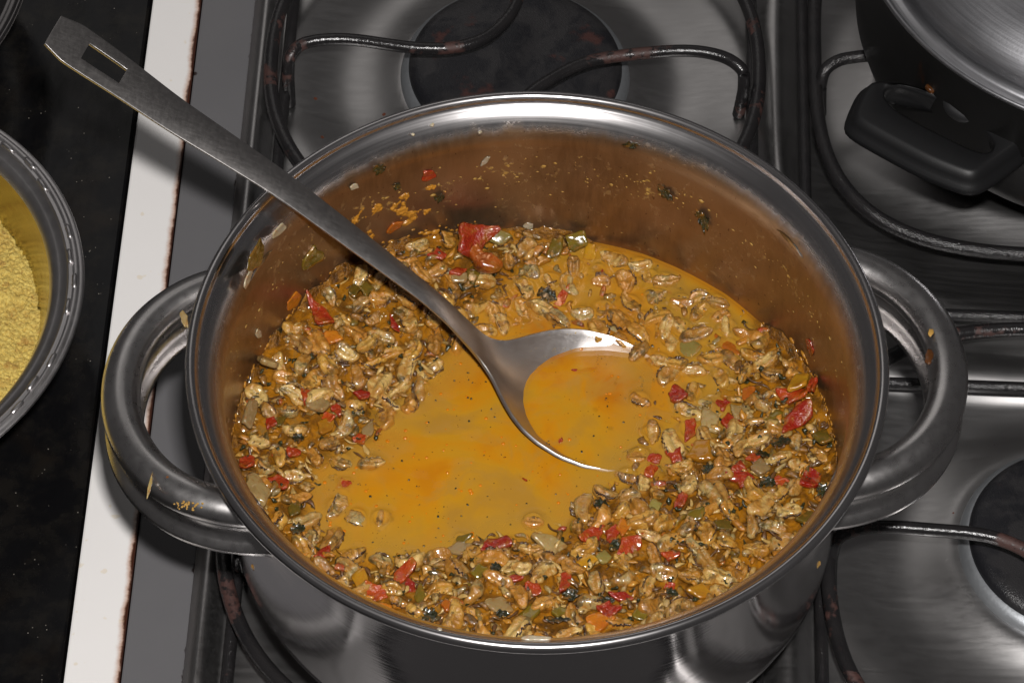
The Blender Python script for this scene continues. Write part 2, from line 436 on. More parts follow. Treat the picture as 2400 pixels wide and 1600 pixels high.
# ------------------------------------------------------------------ stew pot
ZB = 0.068                                   # level of the broth
RW = 0.1345                                  # inner wall
def pot_mat():
    b = MB('pot_steel'); o = b.coord('Object'); x, y, z = b.sep(o)
    r = b.math('SQRT', b.math('ADD', b.math('MULTIPLY', x, x), b.math('MULTIPLY', y, y)))
    ang = b.math('ARCTAN2', y, x)
    v = b.comb(b.math('MULTIPLY', ang, 1.2), b.math('MULTIPLY', r, 500.0), b.math('MULTIPLY', z, 900.0))
    st = b.noise(v, 1.0, 3, 0.65)
    vs = b.comb(b.math('MULTIPLY', ang, 40.0), 0.0, b.math('MULTIPLY', z, 60.0))
    big = b.noise(o, 28, 4, 0.6)
    inside = b.math('MULTIPLY', b.rng(r, 0.1352, 0.1347), 1.0)
    edge = b.math('ADD', z, b.math('MULTIPLY', b.math('SUBTRACT', b.noise(vs, 0.35, 3, 0.6), 0.5), 0.008))
    low = b.rng(edge, HR-0.0080, HR-0.0150)
    inm = b.math('MULTIPLY', low, b.rng(r, 0.1445, 0.1420))
    inm = b.math('MULTIPLY', inm, b.rng(b.attr('inner', 'Fac'), 0.2, 0.8))
    stain = b.mix(b.rng(b.noise(vs, 0.8, 4, 0.65), 0.3, 0.7), (0.31, 0.19, 0.100), (0.22, 0.133, 0.070))
    stain = b.mix(b.rng(b.noise(o, 22, 3), 0.35, 0.65), stain, (0.38, 0.245, 0.14))
    steel = b.mix(big, (0.60, 0.58, 0.58), (0.66, 0.64, 0.64))
    c = b.mix(inm, steel, stain)
    met = b.math('SUBTRACT', 1.0, b.math('MULTIPLY', inm, 0.15))
    # crusts of dried sauce: a ring where the stew stood, fine specks, paste
    fx = b.math('MULTIPLY', b.rng(b.noise(o, 260, 4, 0.7), 0.57, 0.62), b.rng(b.noise(o, 45, 3, 0.6), 0.46, 0.60))
    band = b.math('MULTIPLY', b.rng(z, HR-0.052, HR-0.040), b.rng(z, HR-0.026, HR-0.036))
    fx = b.math('MULTIPLY', b.math('MULTIPLY', fx, inm), b.math('ADD', 0.35, b.math('MULTIPLY', band, 0.65)))
    c = b.mix(fx, c, (0.38, 0.21, 0.05))
    dk = b.math('MULTIPLY', b.math('MULTIPLY', b.rng(b.noise(b.comb(b.math('MULTIPLY', ang, 55.0), r, b.math('MULTIPLY', z, 260.0)), 1.6, 3, 0.6), 0.66, 0.72), inm), 0.7)
    c = b.mix(dk, c, (0.07, 0.022, 0.006))
    met = b.math('MULTIPLY', met, b.math('SUBTRACT', 1.0, fx))
    rr = b.math('ADD', 0.20, b.math('ADD', b.math('MULTIPLY', b.math('SUBTRACT', st, 0.5), 0.18), b.math('ADD', b.math('MULTIPLY', inm, 0.09), b.math('MULTIPLY', big, 0.08))))
    rr = b.math('ADD', rr, b.math('MULTIPLY', fx, 0.3))
    outside = b.math('MULTIPLY', b.math('SUBTRACT', 1.0, b.rng(b.attr('inner', 'Fac'), 0.2, 0.8)), b.rng(z, HR-0.008, HR-0.014))
    rr = b.math('SUBTRACT', rr, b.math('MULTIPLY', outside, 0.12))
    # scorched tint and dull spots outside
    b.P(Base__Color=c, Metallic=met, Roughness=rr)
    h = b.math('ADD', b.math('MULTIPLY', st, 0.12), b.math('MULTIPLY', fx, 1.2))
    b.nrm(b.bump(h, 0.35, 0.0006))
    return b.m
pot = thing('stew_pot', 'wide polished steel pot full of mussel stew with two loop handles', 'cooking pot', (0, 0, 0.034))
M_POT = pot_mat()
prof = []                                     # from inside bottom, up the wall, over the rim, down the outside
inner = [(0.0001, 0.0365), (0.08, 0.0365), (0.118, 0.0370), (0.128, 0.0395), (0.1330, 0.0450), (RW, 0.0530), (RW, 0.07), (RW, 0.09), (RW, 0.11), (RW, 0.125), (RW, HR-0.0225), (RW+0.0003, HR-0.0185), (RW+0.0014, HR-0.0145), (RW+0.0034, HR-0.0105), (RW+0.0062, HR-0.0070), (RW+0.0092, HR-0.0044), (RW+0.0108, HR-0.0036)]
bead = []
for k in range(0, 13):
    a = math.radians(172-k*20.5)
    bead.append((0.14785+0.0024*math.cos(a), HR-0.0027+0.0027*math.sin(a)))
outer = [(0.1448, HR-0.0068), (0.1415, HR-0.0092), (0.1385, HR-0.0128), (0.1364, HR-0.018), (0.1356, HR-0.025), (0.1355, 0.11), (0.1355, 0.09), (0.1355, 0.07), (0.1355, 0.052), (0.1350, 0.0465), (0.1334, 0.0415), (0.1305, 0.0375), (0.126, 0.0347), (0.120, 0.0337), (0.06, 0.0337), (0.0001, 0.0337)]
pm = lathe('body', inner+bead+outer, 192)
att = pm.attributes.new('inner', 'FLOAT', 'POINT')
att.data.foreach_set('value', [1.0]*(192*len(inner))+[0.0]*(192*(len(bead)+len(outer))))
body = link('body', pm, M_POT, pot)
# loop handles: a hollow channel with a rounded top and a turned lip below
M_HAN = steel_mat('handle_steel', (0.68, 0.66, 0.65), 0.29, (200, 200, 200), 0.05, spots=0.5, spotcol=(0.16, 0.06, 0.02))
def handle_sec(i, n):
    S_ = [(0.0085, -0.0005), (0.0082, 0.0028), (0.0062, 0.0058), (0.003, 0.0076), (-0.0005, 0.0082), (-0.004, 0.0074), (-0.0068, 0.0054), (-0.0083, 0.0024), (-0.0085, -0.0005), (-0.0074, -0.0030), (-0.0050, -0.0046), (-0.0036, -0.0075), (-0.0036, -0.0110), (-0.0056, -0.0135), (-0.0082, -0.0150), (-0.0085, -0.0166), (-0.0066, -0.0176), (-0.0040, -0.0166), (-0.0015, -0.0140),
            (0.0015, -0.0140), (0.0040, -0.0166), (0.0066, -0.0176), (0.0085, -0.0166), (0.0082, -0.0150), (0.0056, -0.0135), (0.0036, -0.0110), (0.0036, -0.0075), (0.0050, -0.0046), (0.0074, -0.0030)]
    return [(x, y if y > -0.006 else -0.006+(y+0.006)*1.45) for x, y in S_]
for side, th in ((-1, math.radians(184.6)), (1, math.radians(6.6))):
    P = []
    for k in range(61):
        a = math.radians(-97+194*k/60)
        u = 0.1135+0.0655*math.cos(a)*1.0; v = 0.0620*math.sin(a)
        # squarer loop
        u = 0.1135+0.0655*np.sign(math.cos(a))*abs(math.cos(a))**0.86
        P.append(np.array([u*math.cos(th)-v*math.sin(th), u*math.sin(th)+v*math.cos(th), 0.1320]))
    hm_ = sweep('handle', P, handle_sec)
    for v in hm_.vertices:                    # seat both ends on the pot wall
        rr_ = math.hypot(v.co.x, v.co.y)
        if rr_ < 0.13525: v.co.x *= 0.13525/rr_; v.co.y *= 0.13525/rr_
    link('handle', hm_, M_HAN, pot)
# ------------------------------------------------------------------ bowl of toasted cassava meal on the counter
M_BOWL = steel_mat('bowl_steel', (0.62, 0.60, 0.60), 0.36, (200, 200, 200), 0.04)
def meal_reflection_wall():
    b = MB('bowl_steel_meal_reflection'); o = b.coord('Object'); x, y, z = b.sep(o)
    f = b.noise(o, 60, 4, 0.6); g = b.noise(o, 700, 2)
    c = b.mix(f, (0.50, 0.40, 0.13), (0.40, 0.34, 0.16))  # yellow reflection of the meal is put into the steel's colour
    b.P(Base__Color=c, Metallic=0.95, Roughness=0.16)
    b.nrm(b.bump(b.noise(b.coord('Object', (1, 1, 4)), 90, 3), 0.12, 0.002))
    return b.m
BC = (-0.3405, 0.094); BZ = 0.062
bowl = thing('serving_bowl', 'steel bowl with embossed rim holding yellow cassava meal, on the black counter', 'bowl', (BC[0], BC[1], 0.0005), 'steel bowls on the counter')
prof = [(0.1115, BZ-0.0065), (0.1135, BZ-0.0030), (0.1165, BZ-0.0020), (0.1200, BZ-0.0016), (0.1205, BZ-0.0006), (0.1212, BZ+0.0001), (0.1222, BZ-0.0006), (0.1232, BZ-0.0001), (0.1245, BZ+0.0006), (0.1256, BZ-0.0003), (0.1264, BZ-0.0006), (0.1276, BZ-0.0002), (0.1283, BZ-0.0014), (0.1276, BZ-0.0026), (0.1240, BZ-0.0034), (0.1160, BZ-0.0046), (0.1122, BZ-0.0075)]
rm = lathe('rim', prof, 160, c=BC)
link('rim', rm, M_BOWL, bowl)
def bowl_wall(c, bz, inner_m, outer_m, parent):
    ins = [(0.1116, bz-0.0066), (0.1095, bz-0.015), (0.1050, bz-0.030), (0.0960, bz-0.044), (0.080, bz-0.0535), (0.05, bz-0.0565), (0.0001, bz-0.0570)]
    outs = [(0.1122, bz-0.0074), (0.1105, bz-0.016), (0.1064, bz-0.031), (0.0975, bz-0.0460), (0.081, bz-0.0560), (0.05, bz-0.0600), (0.0001, bz-0.0602)]
    link('inner_wall', lathe('inner_wall', ins, 128, c=c), inner_m, parent)
    link('outer_wall', lathe('outer_wall', outs, 128, c=c), outer_m, parent)
bowl_wall(BC, BZ, meal_reflection_wall(), M_BOWL, bowl)
# embossed leaves along the rim: each lobe a raised drop
for k in range(40):
    grp, j = divmod(k, 4)
    a = math.radians(36*grp + (j-1.5)*7.0 + 8)
    bm = bmesh.new(); bmesh.ops.create_icosphere(bm, subdivisions=2, radius=1)
    for v in bm.verts:
        lx, ly, lz = v.co
        r_ = 0.1229 + ly*0.0021*(0.55+0.45*abs(lx)) + (0.0009 if j % 2 else -0.0009)
        aa = a + lx*0.038
        v.co = (BC[0]+r_*math.cos(aa), BC[1]+r_*math.sin(aa), BZ+0.0003+lz*0.0011)
    me = bpy.data.meshes.new('embossed_leaf'); bm.to_mesh(me); bm.free()
    me.polygons.foreach_set('use_smooth', [True]*len(me.polygons))
    link('embossed_leaf', me, M_BOWL, bowl)
def farofa_mat():
    b = MB('cassava_meal'); o = b.coord('Object')
    n = b.noise(o, 800, 4, 0.75); n2 = b.noise(o, 90, 4, 0.6); n3 = b.noise(o, 150, 3, 0.6)
    c = b.mix(b.rng(n, 0.3, 0.7), (0.54, 0.36, 0.070), (0.82, 0.64, 0.19))
    c = b.mix(b.math('MULTIPLY', b.rng(n2, 0.48, 0.68), 0.4), c, (0.40, 0.215, 0.05))
    c = b.mix(b.math('MULTIPLY', b.rng(n3, 0.58, 0.66), 0.45), c, (0.33, 0.13, 0.03))
    sp = b.vor(o, 170); pk = b.noise(o, 75, 1)
    c = b.mix(b.math('MULTIPLY', b.rng(sp, 0.12, 0.06), b.rng(pk, 0.6, 0.64)), c, (0.12, 0.06, 0.02))
    b.P(Base__Color=c, Roughness=0.8, Subsurface__Weight=0.0, Specular__IOR__Level=0.2)
    b.nrm(b.bump(b.math('ADD', n, b.noise(o, 1600, 2)), 0.7, 0.0007))
    return b.m
xs = np.concatenate([np.linspace(-0.108, 0.03, 140), np.linspace(0.0304, 0.108, 200)]); ysf = np.linspace(-0.108, 0.108, 480); X, Y = np.meshgrid(xs, ysf); Rr = np.hypot(X, Y)
rag = 0.1055+0.0016*fbm(X*160, Y*160, 0, 3, 2)
Zf = BZ-0.027 + 0.006*np.clip(1-(Rr/0.1)**2, -0.3, 1) + 0.0022*fbm(X*40, Y*40, 0, 5, 2) + 0.0006*fbm(X*330, Y*330, 0, 9, 2) + 0.0007*fbm(X*1000, Y*1000, 0, 12, 2)
Zf = Zf + 0.006*np.clip((-Y)/0.1, -1, 1)                 # heaped towards the near side
Zf = np.where(Rr > rag, Zf-0.006*np.clip((Rr-rag)/0.001, 0, 1), Zf)
keep = Rr < 0.1077
Vf = np.stack([X.ravel()+BC[0], Y.ravel()+BC[1], Zf.ravel()], 1)
idx = -np.ones(keep.size, int); idx[keep.ravel()] = np.arange(keep.sum())
Ff = [tuple(idx[i] for i in q) for q in grid_faces(480, 340) if all(idx[i] >= 0 for i in q)]
fm = mesh('cassava_meal', Vf[keep.ravel()], Ff)
tag(link('cassava_meal', fm, farofa_mat()), 'coarse yellow toasted cassava meal heaped in the steel bowl', None, None, 'stuff')

# second bowl, mostly out of frame
B2 = (-0.3935, 0.299); B2Z = 0.062
bowl2 = thing('mixing_bowl', 'plain dark steel bowl cut by the upper left corner of the counter', 'bowl', (B2[0], B2[1], 0.0005), 'steel bowls on the counter')
k2 = 0.1325/0.1283
prof2 = [(r*k2, z-BZ+B2Z) for r, z in [(0.1115, BZ-0.0065), (0.1165, BZ-0.0026), (0.1200, BZ-0.0018), (0.1212, BZ-0.0004), (0.1225, BZ-0.0012), (0.1250, BZ-0.0014), (0.1264, BZ+0.0004), (0.1276, BZ+0.0002), (0.1283, BZ-0.0014), (0.1276, BZ-0.0026), (0.1240, BZ-0.0034), (0.1160, BZ-0.0046), (0.1122, BZ-0.0075)]]
M_DARK = steel_mat('dark_bowl_steel', (0.22, 0.21, 0.21), 0.3, (200, 200, 200), 0.04)
link('rim', lathe('rim', prof2, 128, c=B2), M_DARK, bowl2)
bowl_wall(B2, B2Z, M_DARK, M_DARK, bowl2)

# ------------------------------------------------------------------ black pan with steel lid, back right burner
PC = (0.2865, 0.3060); PZ = 0.118
pan = thing('black_pan', 'black non-stick pan with shiny steel lid and black plastic handle', 'pan', (PC[0], PC[1], 0.034))
def nonstick():
    b = MB('black_nonstick'); o = b.coord('Object'); f = b.noise(o, 900, 2); n = b.noise(o, 22, 4)
    drip = b.math('MULTIPLY', b.rng(b.noise(b.coord('Object', (1, 1, 0.3)), 55, 4), 0.6, 0.66), 0.5)
    c = b.mix(n, (0.006, 0.006, 0.006), (0.010, 0.0095, 0.009)); c = b.mix(drip, c, (0.035, 0.012, 0.004))
    b.P(Base__Color=c, Roughness=0.38, Specular__IOR__Level=0.3); b.nrm(b.bump(f, 0.12, 0.0004)); return b.m
M_NS = nonstick()
bp = [(0.0001, 0.034), (0.118, 0.034), (0.126, 0.036), (0.131, 0.041), (0.134, 0.05), (0.1375, 0.08), (0.1392, PZ-0.010), (0.1400, PZ-0.003), (0.1398, PZ-0.0008), (0.1385, PZ-0.0006), (0.1378, PZ-0.003), (0.1372, PZ-0.012), (0.135, 0.08), (0.128, 0.042), (0.0001, 0.037)]
link('body', lathe('body', bp, 160, c=PC), M_NS, pan)
M_RIMB = simple('bare_rim_metal', (0.55, 0.55, 0.57), 0.35, 1.0, 0.1)
link('rim', lathe('rim', [(0.1403, PZ-0.0016), (0.1402, PZ-0.0002), (0.1394, PZ+0.0004), (0.1386, PZ+0.0002), (0.1384, PZ-0.0010)], 160, c=PC), M_RIMB, pan)
M_LID = steel_mat('lid_steel', (0.72, 0.72, 0.75), 0.34, polar=True, strength=0.22, ascale=6.0)
lidm = lathe('lid', [(0.1362, PZ-0.0085), (0.1355, PZ-0.0060), (0.1310, PZ-0.0058), (0.1292, PZ-0.0050), (0.1280, PZ-0.0015), (0.1262, PZ+0.0030), (0.122, PZ+0.0085), (0.115, PZ+0.0140), (0.105, PZ+0.0185), (0.09, PZ+0.0225), (0.06, PZ+0.027), (0.03, PZ+0.029), (0.0001, PZ+0.0295)], 160)
lid = link('lid', lidm, M_LID); lid.location = (PC[0], PC[1], 0); lid.parent = pan; lid.matrix_parent_inverse = Matrix.Translation(-Vector(pan.location))
# handle: a flat loop of black plastic with an oval finger hole
def plastic():
    b = MB('black_plastic'); o = b.coord('Object'); f = b.noise(o, 1600, 2); n = b.noise(o, 40, 3)
    b.P(Base__Color=b.mix(n, (0.007, 0.007, 0.0075), (0.010, 0.010, 0.0105)), Roughness=0.46, Specular__IOR__Level=0.35); b.nrm(b.bump(f, 0.10, 0.0003)); return b.m
M_PL = plastic()
HZ = 0.090
hp = [np.array(at(x, y, HZ))[:2] for x, y in [(1992, 152), (1944, 252), (1952, 280), (2120, 372), (2222, 412), (2258, 409), (2362, 335), (2378, 308), (2372, 250)]]
sp_ = [np.array(at(x, y, HZ))[:2] for x, y in [(2030, 222), (2032, 200), (2068, 192), (2180, 232), (2272, 300), (2288, 335), (2268, 352), (2228, 342), (2120, 288), (2052, 250)]]
def resample(poly, n, sub=6):
    P = [np.array([*p, 0.0]) for p in poly]; m = len(P)
    dense = []
    for i in range(m):
        p0, p1, p2, p3 = P[i-1], P[i], P[(i+1) % m], P[(i+2) % m]
        for k in range(sub):
            t = k/sub
            dense.append(0.5*((2*p1)+(p2-p0)*t*0.7+(2*p0*0.7-5*p1+0.6*p1+4*p2-0.2*p2-0.4*p2-p3*0.7+0.0*p0)*0*t*t)+0*p0 if False else p1+(p2-p1)*t)
    dense = np.array(dense)
    for _ in range(4): dense = 0.5*dense+0.25*(np.roll(dense, 1, 0)+np.roll(dense, -1, 0))
    c = dense.mean(0); ang = np.arctan2(dense[:, 1]-c[1], dense[:, 0]-c[0])
    d = np.linalg.norm(np.roll(dense, -1, 0)-dense, axis=1); s = np.concatenate([[0], np.cumsum(d)])
    cl = np.vstack([dense, dense[:1]]); q = np.linspace(0, s[-1], n, endpoint=False)
    out = np.stack([np.interp(q, s, cl[:, 0]), np.interp(q, s, cl[:, 1])], 1)
    # start at the same bearing
    b0 = np.arctan2(out[:, 1]-c[1], out[:, 0]-c[0]); k0 = int(np.argmin(np.abs(b0-0.5)))
    out = np.roll(out, -k0, 0)
    area = np.sum(out[:, 0]*np.roll(out[:, 1], -1)-np.roll(out[:, 0], -1)*out[:, 1])
    if area < 0: out = np.roll(out[::-1], 1, 0)
    return out
OUT = resample(hp, 72); SLOT = resample(sp_, 72)
def offs(poly, d):
    c = poly.mean(0); t = np.roll(poly, -1, 0)-np.roll(poly, 1, 0); n = np.stack([t[:, 1], -t[:, 0]], 1); n /= np.linalg.norm(n, axis=1)[:, None]
    return poly+n*d
loops = [(offs(SLOT, 0.002), HZ-0.012), (offs(SLOT, 0.0006), HZ-0.004), (SLOT, HZ-0.0008), (offs(SLOT, 0.0012), HZ-0.0002), (offs(OUT, -0.0062), HZ), (offs(OUT, -0.0042), HZ-0.0006), (offs(OUT, -0.0022), HZ-0.0042), (offs(OUT, -0.0012), HZ-0.0075), (offs(OUT, 0.0004), HZ-0.0085), (offs(OUT, 0.0008), HZ-0.0115), (offs(OUT, -0.001), HZ-0.0135), (offs(OUT, -0.006), HZ-0.0140)]
V = []; 
for lp, z in loops:
    for p in lp: V.append((p[0], p[1], z))
hmesh = recalc(mesh('handle', V, grid_faces(len(loops), 72, wrap_c=True, wrap_r=True)))
hobj = link('handle', hmesh, M_PL, pan)
# fixing bracket and screw with baked-on food behind the handle
bc = at(2215, 248, 0.090)
br = lathe('bracket', [(0.0001, 0.0035), (0.006, 0.003), (0.009, 0.0015), (0.0095, -0.004)], 24)
bo = link('bracket', br, simple('dull_bracket_metal', (0.05, 0.05, 0.052), 0.45, 0.6, 0.2), pan)
bo.matrix_parent_inverse = Matrix(); bo.location = Vector(bc)-Vector(pan.location); bo.scale = (1.2, 0.7, 1); bo.rotation_euler = (0.5, 0, -0.5)

# ------------------------------------------------------------------ serving spoon
def spoon_mat():
    b = MB('spoon_steel'); o = b.coord('Object')
    n = b.noise(o, 30, 4, 0.6)
    sc = b.noise(b.coord('Object', (700, 180, 300)), 1.0, 4, 0.75); sc2 = b.noise(b.coord('Object', (160, 800, 300)), 1.0, 3, 0.7)
    scr = b.math('MULTIPLY', b.math('ADD', sc, sc2), 0.5)
    c = b.mix(n, (0.50, 0.48, 0.465), (0.56, 0.535, 0.52))
    # specks of broth dried on the bowl
    spk = b.math('MULTIPLY', b.rng(b.vor(o, 900), 0.28, 0.16), b.rng(b.noise(o, 330, 2), 0.50, 0.60))
    spk = b.math('MULTIPLY', spk, b.attr('bowlness', 'Fac'))
    c = b.mix(spk, c, (0.42, 0.27, 0.06))
    met = b.math('SUBTRACT', 1.0, b.math('MULTIPLY', spk, 0.9))
    b.P(Base__Color=c, Metallic=met, Roughness=b.math('ADD', 0.33, b.math('MULTIPLY', b.math('SUBTRACT', scr, 0.4), 0.35)))
    b.nrm(b.bump(b.math('ADD', scr, b.math('MULTIPLY', spk, 0.8)), 0.10, 0.0004))
    return b.m
M_SP = spoon_mat()
SO = np.array([-0.0249, 0.0557, 0.0832])
hd = np.array(at(650, 425, 0.1600))-SO; hd[2] = 0; hd /= -np.linalg.norm(hd)          # towards the bowl tip
hs = np.array([-hd[1], hd[0], 0])                                                      # spoon's left (away from viewer)
mpl = hs
def on_vplane(x, y):
    k = 2400/2352; d = CF*CAM_F + CR*(x*k-1200) - CU*(y*k-800)
    P = CAM_C + d*(((SO-CAM_C)@mpl)/(d@mpl)); return (P-SO)@hd, P[2]
hpts = [on_vplane(x, y) for x, y in [(122, 68), (275, 172), (400, 262), (525, 343), (650, 425), (850, 575), (1000, 690), (1052, 738), (1110, 800)]]
sS = np.array([p[0] for p in hpts]); zS = np.array([p[1] for p in hpts])
# bowl centre line continues on a plane dipping towards the tip
sAll = np.concatenate([sS[:-1], [0.0, 0.006, 0.015, 0.05, 0.100]])
zAll = np.concatenate([zS[:-1], [0.0838, 0.0806, 0.0782, 0.0713, 0.0620]])
def cl(s): return np.interp(s, sAll, zAll)
S0 = sS[0]
rows = np.concatenate([np.linspace(S0, S0+0.010, 8), np.linspace(S0+0.012, S0+0.034, 10), np.linspace(S0+0.036, -0.028, 50), np.linspace(-0.0265, 0.02, 36), np.linspace(0.0215, 0.0885, 44), 0.0885+0.0105*np.sin(np.linspace(0.1, math.pi/2, 12))])
wS = np.array([S0, S0+0.0085, S0+0.02, -0.1465, -0.097, -0.06, -0.03, -0.012, -0.003, 0.002, 0.008, 0.0125, 0.018, 0.0235, 0.030, 0.038, 0.049, 0.060, 0.072, 0.083, 0.091, 0.096, 0.0985, 0.099])
wV = np.array([0.0086, 0.0113, 0.0110, 0.0093, 0.0072, 0.0062, 0.0051, 0.0050, 0.0056, 0.0068, 0.0105, 0.0150, 0.0208, 0.0258, 0.0302, 0.0336, 0.0360, 0.0358, 0.0330, 0.0270, 0.0195, 0.0120, 0.0060, 0.0008])
def sm(xq, xp, yp):
    q = np.interp(xq, xp, yp); d = 0.0018
    return (np.interp(xq-d, xp, yp)+2*q+np.interp(xq+d, xp, yp))/4
colT = np.array([-1, -0.94, -0.8, -0.62, -0.42, -0.2, 0, 0.2, 0.42, 0.62, 0.8, 0.94, 1.0])
zc = np.array([np.mean([cl(s+q) for q in np.linspace(-0.008, 0.008, 17)]) if s > -0.19 else cl(s) for s in rows])
wv = sm(rows, wS, wV); wv[:4] = np.interp(rows[:4], wS, wV)
dep = 0.0170*np.clip((rows+0.004)/0.040, 0, 1)**1.3*np.clip((0.1000-rows)/0.030, 0, 1)**0.7
crown = 0.0013*np.clip((-rows+0.002)/0.03, 0, 1)*np.clip((rows-S0)/0.05+0.15, 0, 1)
V = np.zeros((len(rows), len(colT), 3))
for i, s in enumerate(rows):
    for j, t in enumerate(colT):
        drop = -dep[i]*(1-abs(t)**2.2)+crown[i]*(1-t*t)
        V[i, j] = SO*[1, 1, 0]+hd*s+hs*(t*wv[i])+np.array([0, 0, zc[i]+drop])
spoon = thing('serving_spoon', 'long steel serving spoon dipped in the stew, slotted handle resting on the rim', 'spoon', tuple(SO))
i_s0 = int(np.searchsorted(rows, S0+0.0140)); i_s1 = int(np.searchsorted(rows, S0+0.0300)); nc = len(colT)
F = []
for q in range(len(rows)-1):
    for j in range(nc-1):
        if i_s0 <= q < i_s1 and colT[j] >= -0.43 and colT[j+1] <= 0.43: continue
        F.append((q*nc+j, q*nc+j+1, (q+1)*nc+j+1, (q+1)*nc+j))
full = recalc(mesh('spoon_full', V.reshape(-1, 3), F))
bm = bmesh.new(); bm.from_mesh(full); bmesh.ops.delete(bm, geom=[v for v in bm.verts if not v.link_faces], context='VERTS'); bm.to_mesh(full); bm.free()
if full.polygons[0].normal.z < 0: full.flip_normals()
tmp = bpy.data.objects.new('spoon_full', full); COL.objects.link(tmp)
m1 = tmp.modifiers.new('thick', 'SOLIDIFY'); m1.thickness = 0.0016; m1.offset = -1
m2 = tmp.modifiers.new('edge', 'BEVEL'); m2.width = 0.0004; m2.segments = 2; m2.limit_method = 'ANGLE'; m2.angle_limit = math.radians(50)
dg = bpy.context.evaluated_depsgraph_get(); ev = bpy.data.meshes.new_from_object(tmp.evaluated_get(dg))
CN = [tuple(c.vector) for c in ev.corner_normals]; VV = np.array([v.co[:] for v in ev.vertices]); PP = [(list(p.vertices), list(p.loop_indices)) for p in ev.polygons]
bpy.data.objects.remove(tmp)
for name, lo, hi in (('handle', -9.0, -0.024), ('bowl', -0.024, 9.0)):
    sel = [(pv, pl) for pv, pl in PP if lo <= float(np.mean((VV[pv]-SO)@hd)) < hi]
    used = sorted({i for pv, _ in sel for i in pv}); ix = {v: k for k, v in enumerate(used)}
    me = mesh(name, VV[used], [[ix[i] for i in pv] for pv, _ in sel])
    me.normals_split_custom_set([CN[l] for _, pl in sel for l in pl])
    me.attributes.new('bowlness', 'FLOAT', 'POINT').data.foreach_set('value', np.clip(((VV[used]-SO)@hd-0.012)/0.012, 0, 1).astype(np.float32))
    link(name, me, M_SP, spoon)
# ------------------------------------------------------------------ the stew
def poly_w(pts, z=ZB): return np.array([at(x, y, z)[:2] for x, y in pts])
POOL = poly_w([(735, 1085), (800, 1050), (880, 1010), (880, 950), (950, 915), (1010, 850), (1060, 800), (1120, 790), (1200, 765), (1300, 765), (1420, 795), (1500, 850), (1490, 930), (1470, 1000), (1440, 1080), (1385, 1115), (1320, 1150), (1295, 1200), (1240, 1225), (1150, 1220), (1080, 1250), (960, 1275), (840, 1270), (760, 1250), (722, 1200)])
SHAL = poly_w([(1100, 720), (1180, 660), (1240, 620), (1300, 585), (1400, 570), (1520, 600), (1620, 645), (1720, 715), (1700, 800), (1660, 870), (1660, 960), (1600, 1010), (1500, 1080), (1420, 1110), (1385, 1115), (1440, 1080), (1470, 1000), (1490, 930), (1500, 850), (1420, 795), (1300, 765), (1200, 765), (1120, 790), (1060, 800)])
def inside(poly, x, y):
    r = np.zeros(np.shape(x), bool); n = len(poly)
    for i in range(n):
        (x1, y1), (x2, y2) = poly[i], poly[(i+1) % n]
        c = ((y1 > y) != (y2 > y)) & (x < (x2-x1)*(y-y1)/(y2-y1+1e-15)+x1)
        r ^= c
    return r
def pdist(poly, x, y):
    d = np.full(np.shape(x), 9.0); n = len(poly)
    for i in range(n):
        a, b = poly[i], poly[(i+1) % n]; e = b-a; L = e@e
        t = np.clip(((x-a[0])*e[0]+(y-a[1])*e[1])/L, 0, 1)
        d = np.minimum(d, np.hypot(x-a[0]-t*e[0], y-a[1]-t*e[1]))
    return d
def sdist(poly, x, y):
    d = pdist(poly, x, y); return np.where(inside(poly, x, y), -d, d)
def heap(x, y):
    """height of the heap of solids over the broth level"""
    x = np.asarray(x, float); y = np.asarray(y, float)
    dp = sdist(POOL, x, y); ds = sdist(SHAL, x, y)
    d = np.minimum(dp, ds)
    h = -0.0015 + 0.010*np.clip(d/0.030, 0, 1)**0.8
    ang = np.arctan2(y, x); r = np.hypot(x, y)
    back_left = np.exp(-((ang-2.30)/0.42)**2)
    h = h + back_left*0.006*np.clip((r-0.085)/0.04, 0, 1)*np.clip(d/0.012, 0, 1)
    left = np.exp(-((ang-3.05)/0.30)**2)+np.exp(-((ang+3.23)/0.30)**2)
    h = h + left*0.003*np.clip((r-0.10)/0.03, 0, 1)
    h = np.where(ds < 0, -0.0030+0.0012*np.clip(1-(-ds)/0.008, 0, 1), h)
    h = np.where(dp < 0, -0.0015-0.011*np.clip(-dp/0.012, 0, 1), h)
    return h

# --- mush: the dark mass between the pieces
def mush_mat():
    b = MB('stew_mush'); o = b.coord('Object')
    n = b.noise(o, 190, 5, 0.65, 0.6); n2 = b.noise(o, 80, 3, 0.6); f = b.noise(o, 800, 3, 0.6)
    c = b.ramp(n, [(0.25, (0.040, 0.014, 0.002)), (0.42, (0.14, 0.055, 0.006)), (0.56, (0.30, 0.125, 0.014)), (0.75, (0.46, 0.22, 0.035))])
    c = b.mix(b.rng(n2, 0.55, 0.65), c, (0.20, 0.075, 0.008))
    c = b.mix(b.rng(b.noise(o, 130, 3), 0.6, 0.66), c, (0.03, 0.026, 0.010))
    b.P(Base__Color=c, Roughness=0.28, Specular__IOR__Level=0.4, Coat__Weight=0.8, Coat__Roughness=0.07)
    b.cnrm(b.bump(b.noise(o, 240, 2, 0.4), 0.35, 0.0012))
    b.nrm(b.bump(b.math('ADD', n, b.math('MULTIPLY', f, 0.6)), 1.0, 0.0026))
    return b.m
nr_, na_ = 150, 460
rr = RW*np.sqrt(np.linspace(0.0, 1, nr_)); rr[-1] = RW-0.0002
aa = np.linspace(0, 2*math.pi, na_, endpoint=False)
Rg, Ag = np.meshgrid(rr, aa, indexing='ij'); X = Rg*np.cos(Ag); Y = Rg*np.sin(Ag)
hm0 = heap(X, Y)
dens = np.clip((hm0+0.002)/0.004, 0, 1)
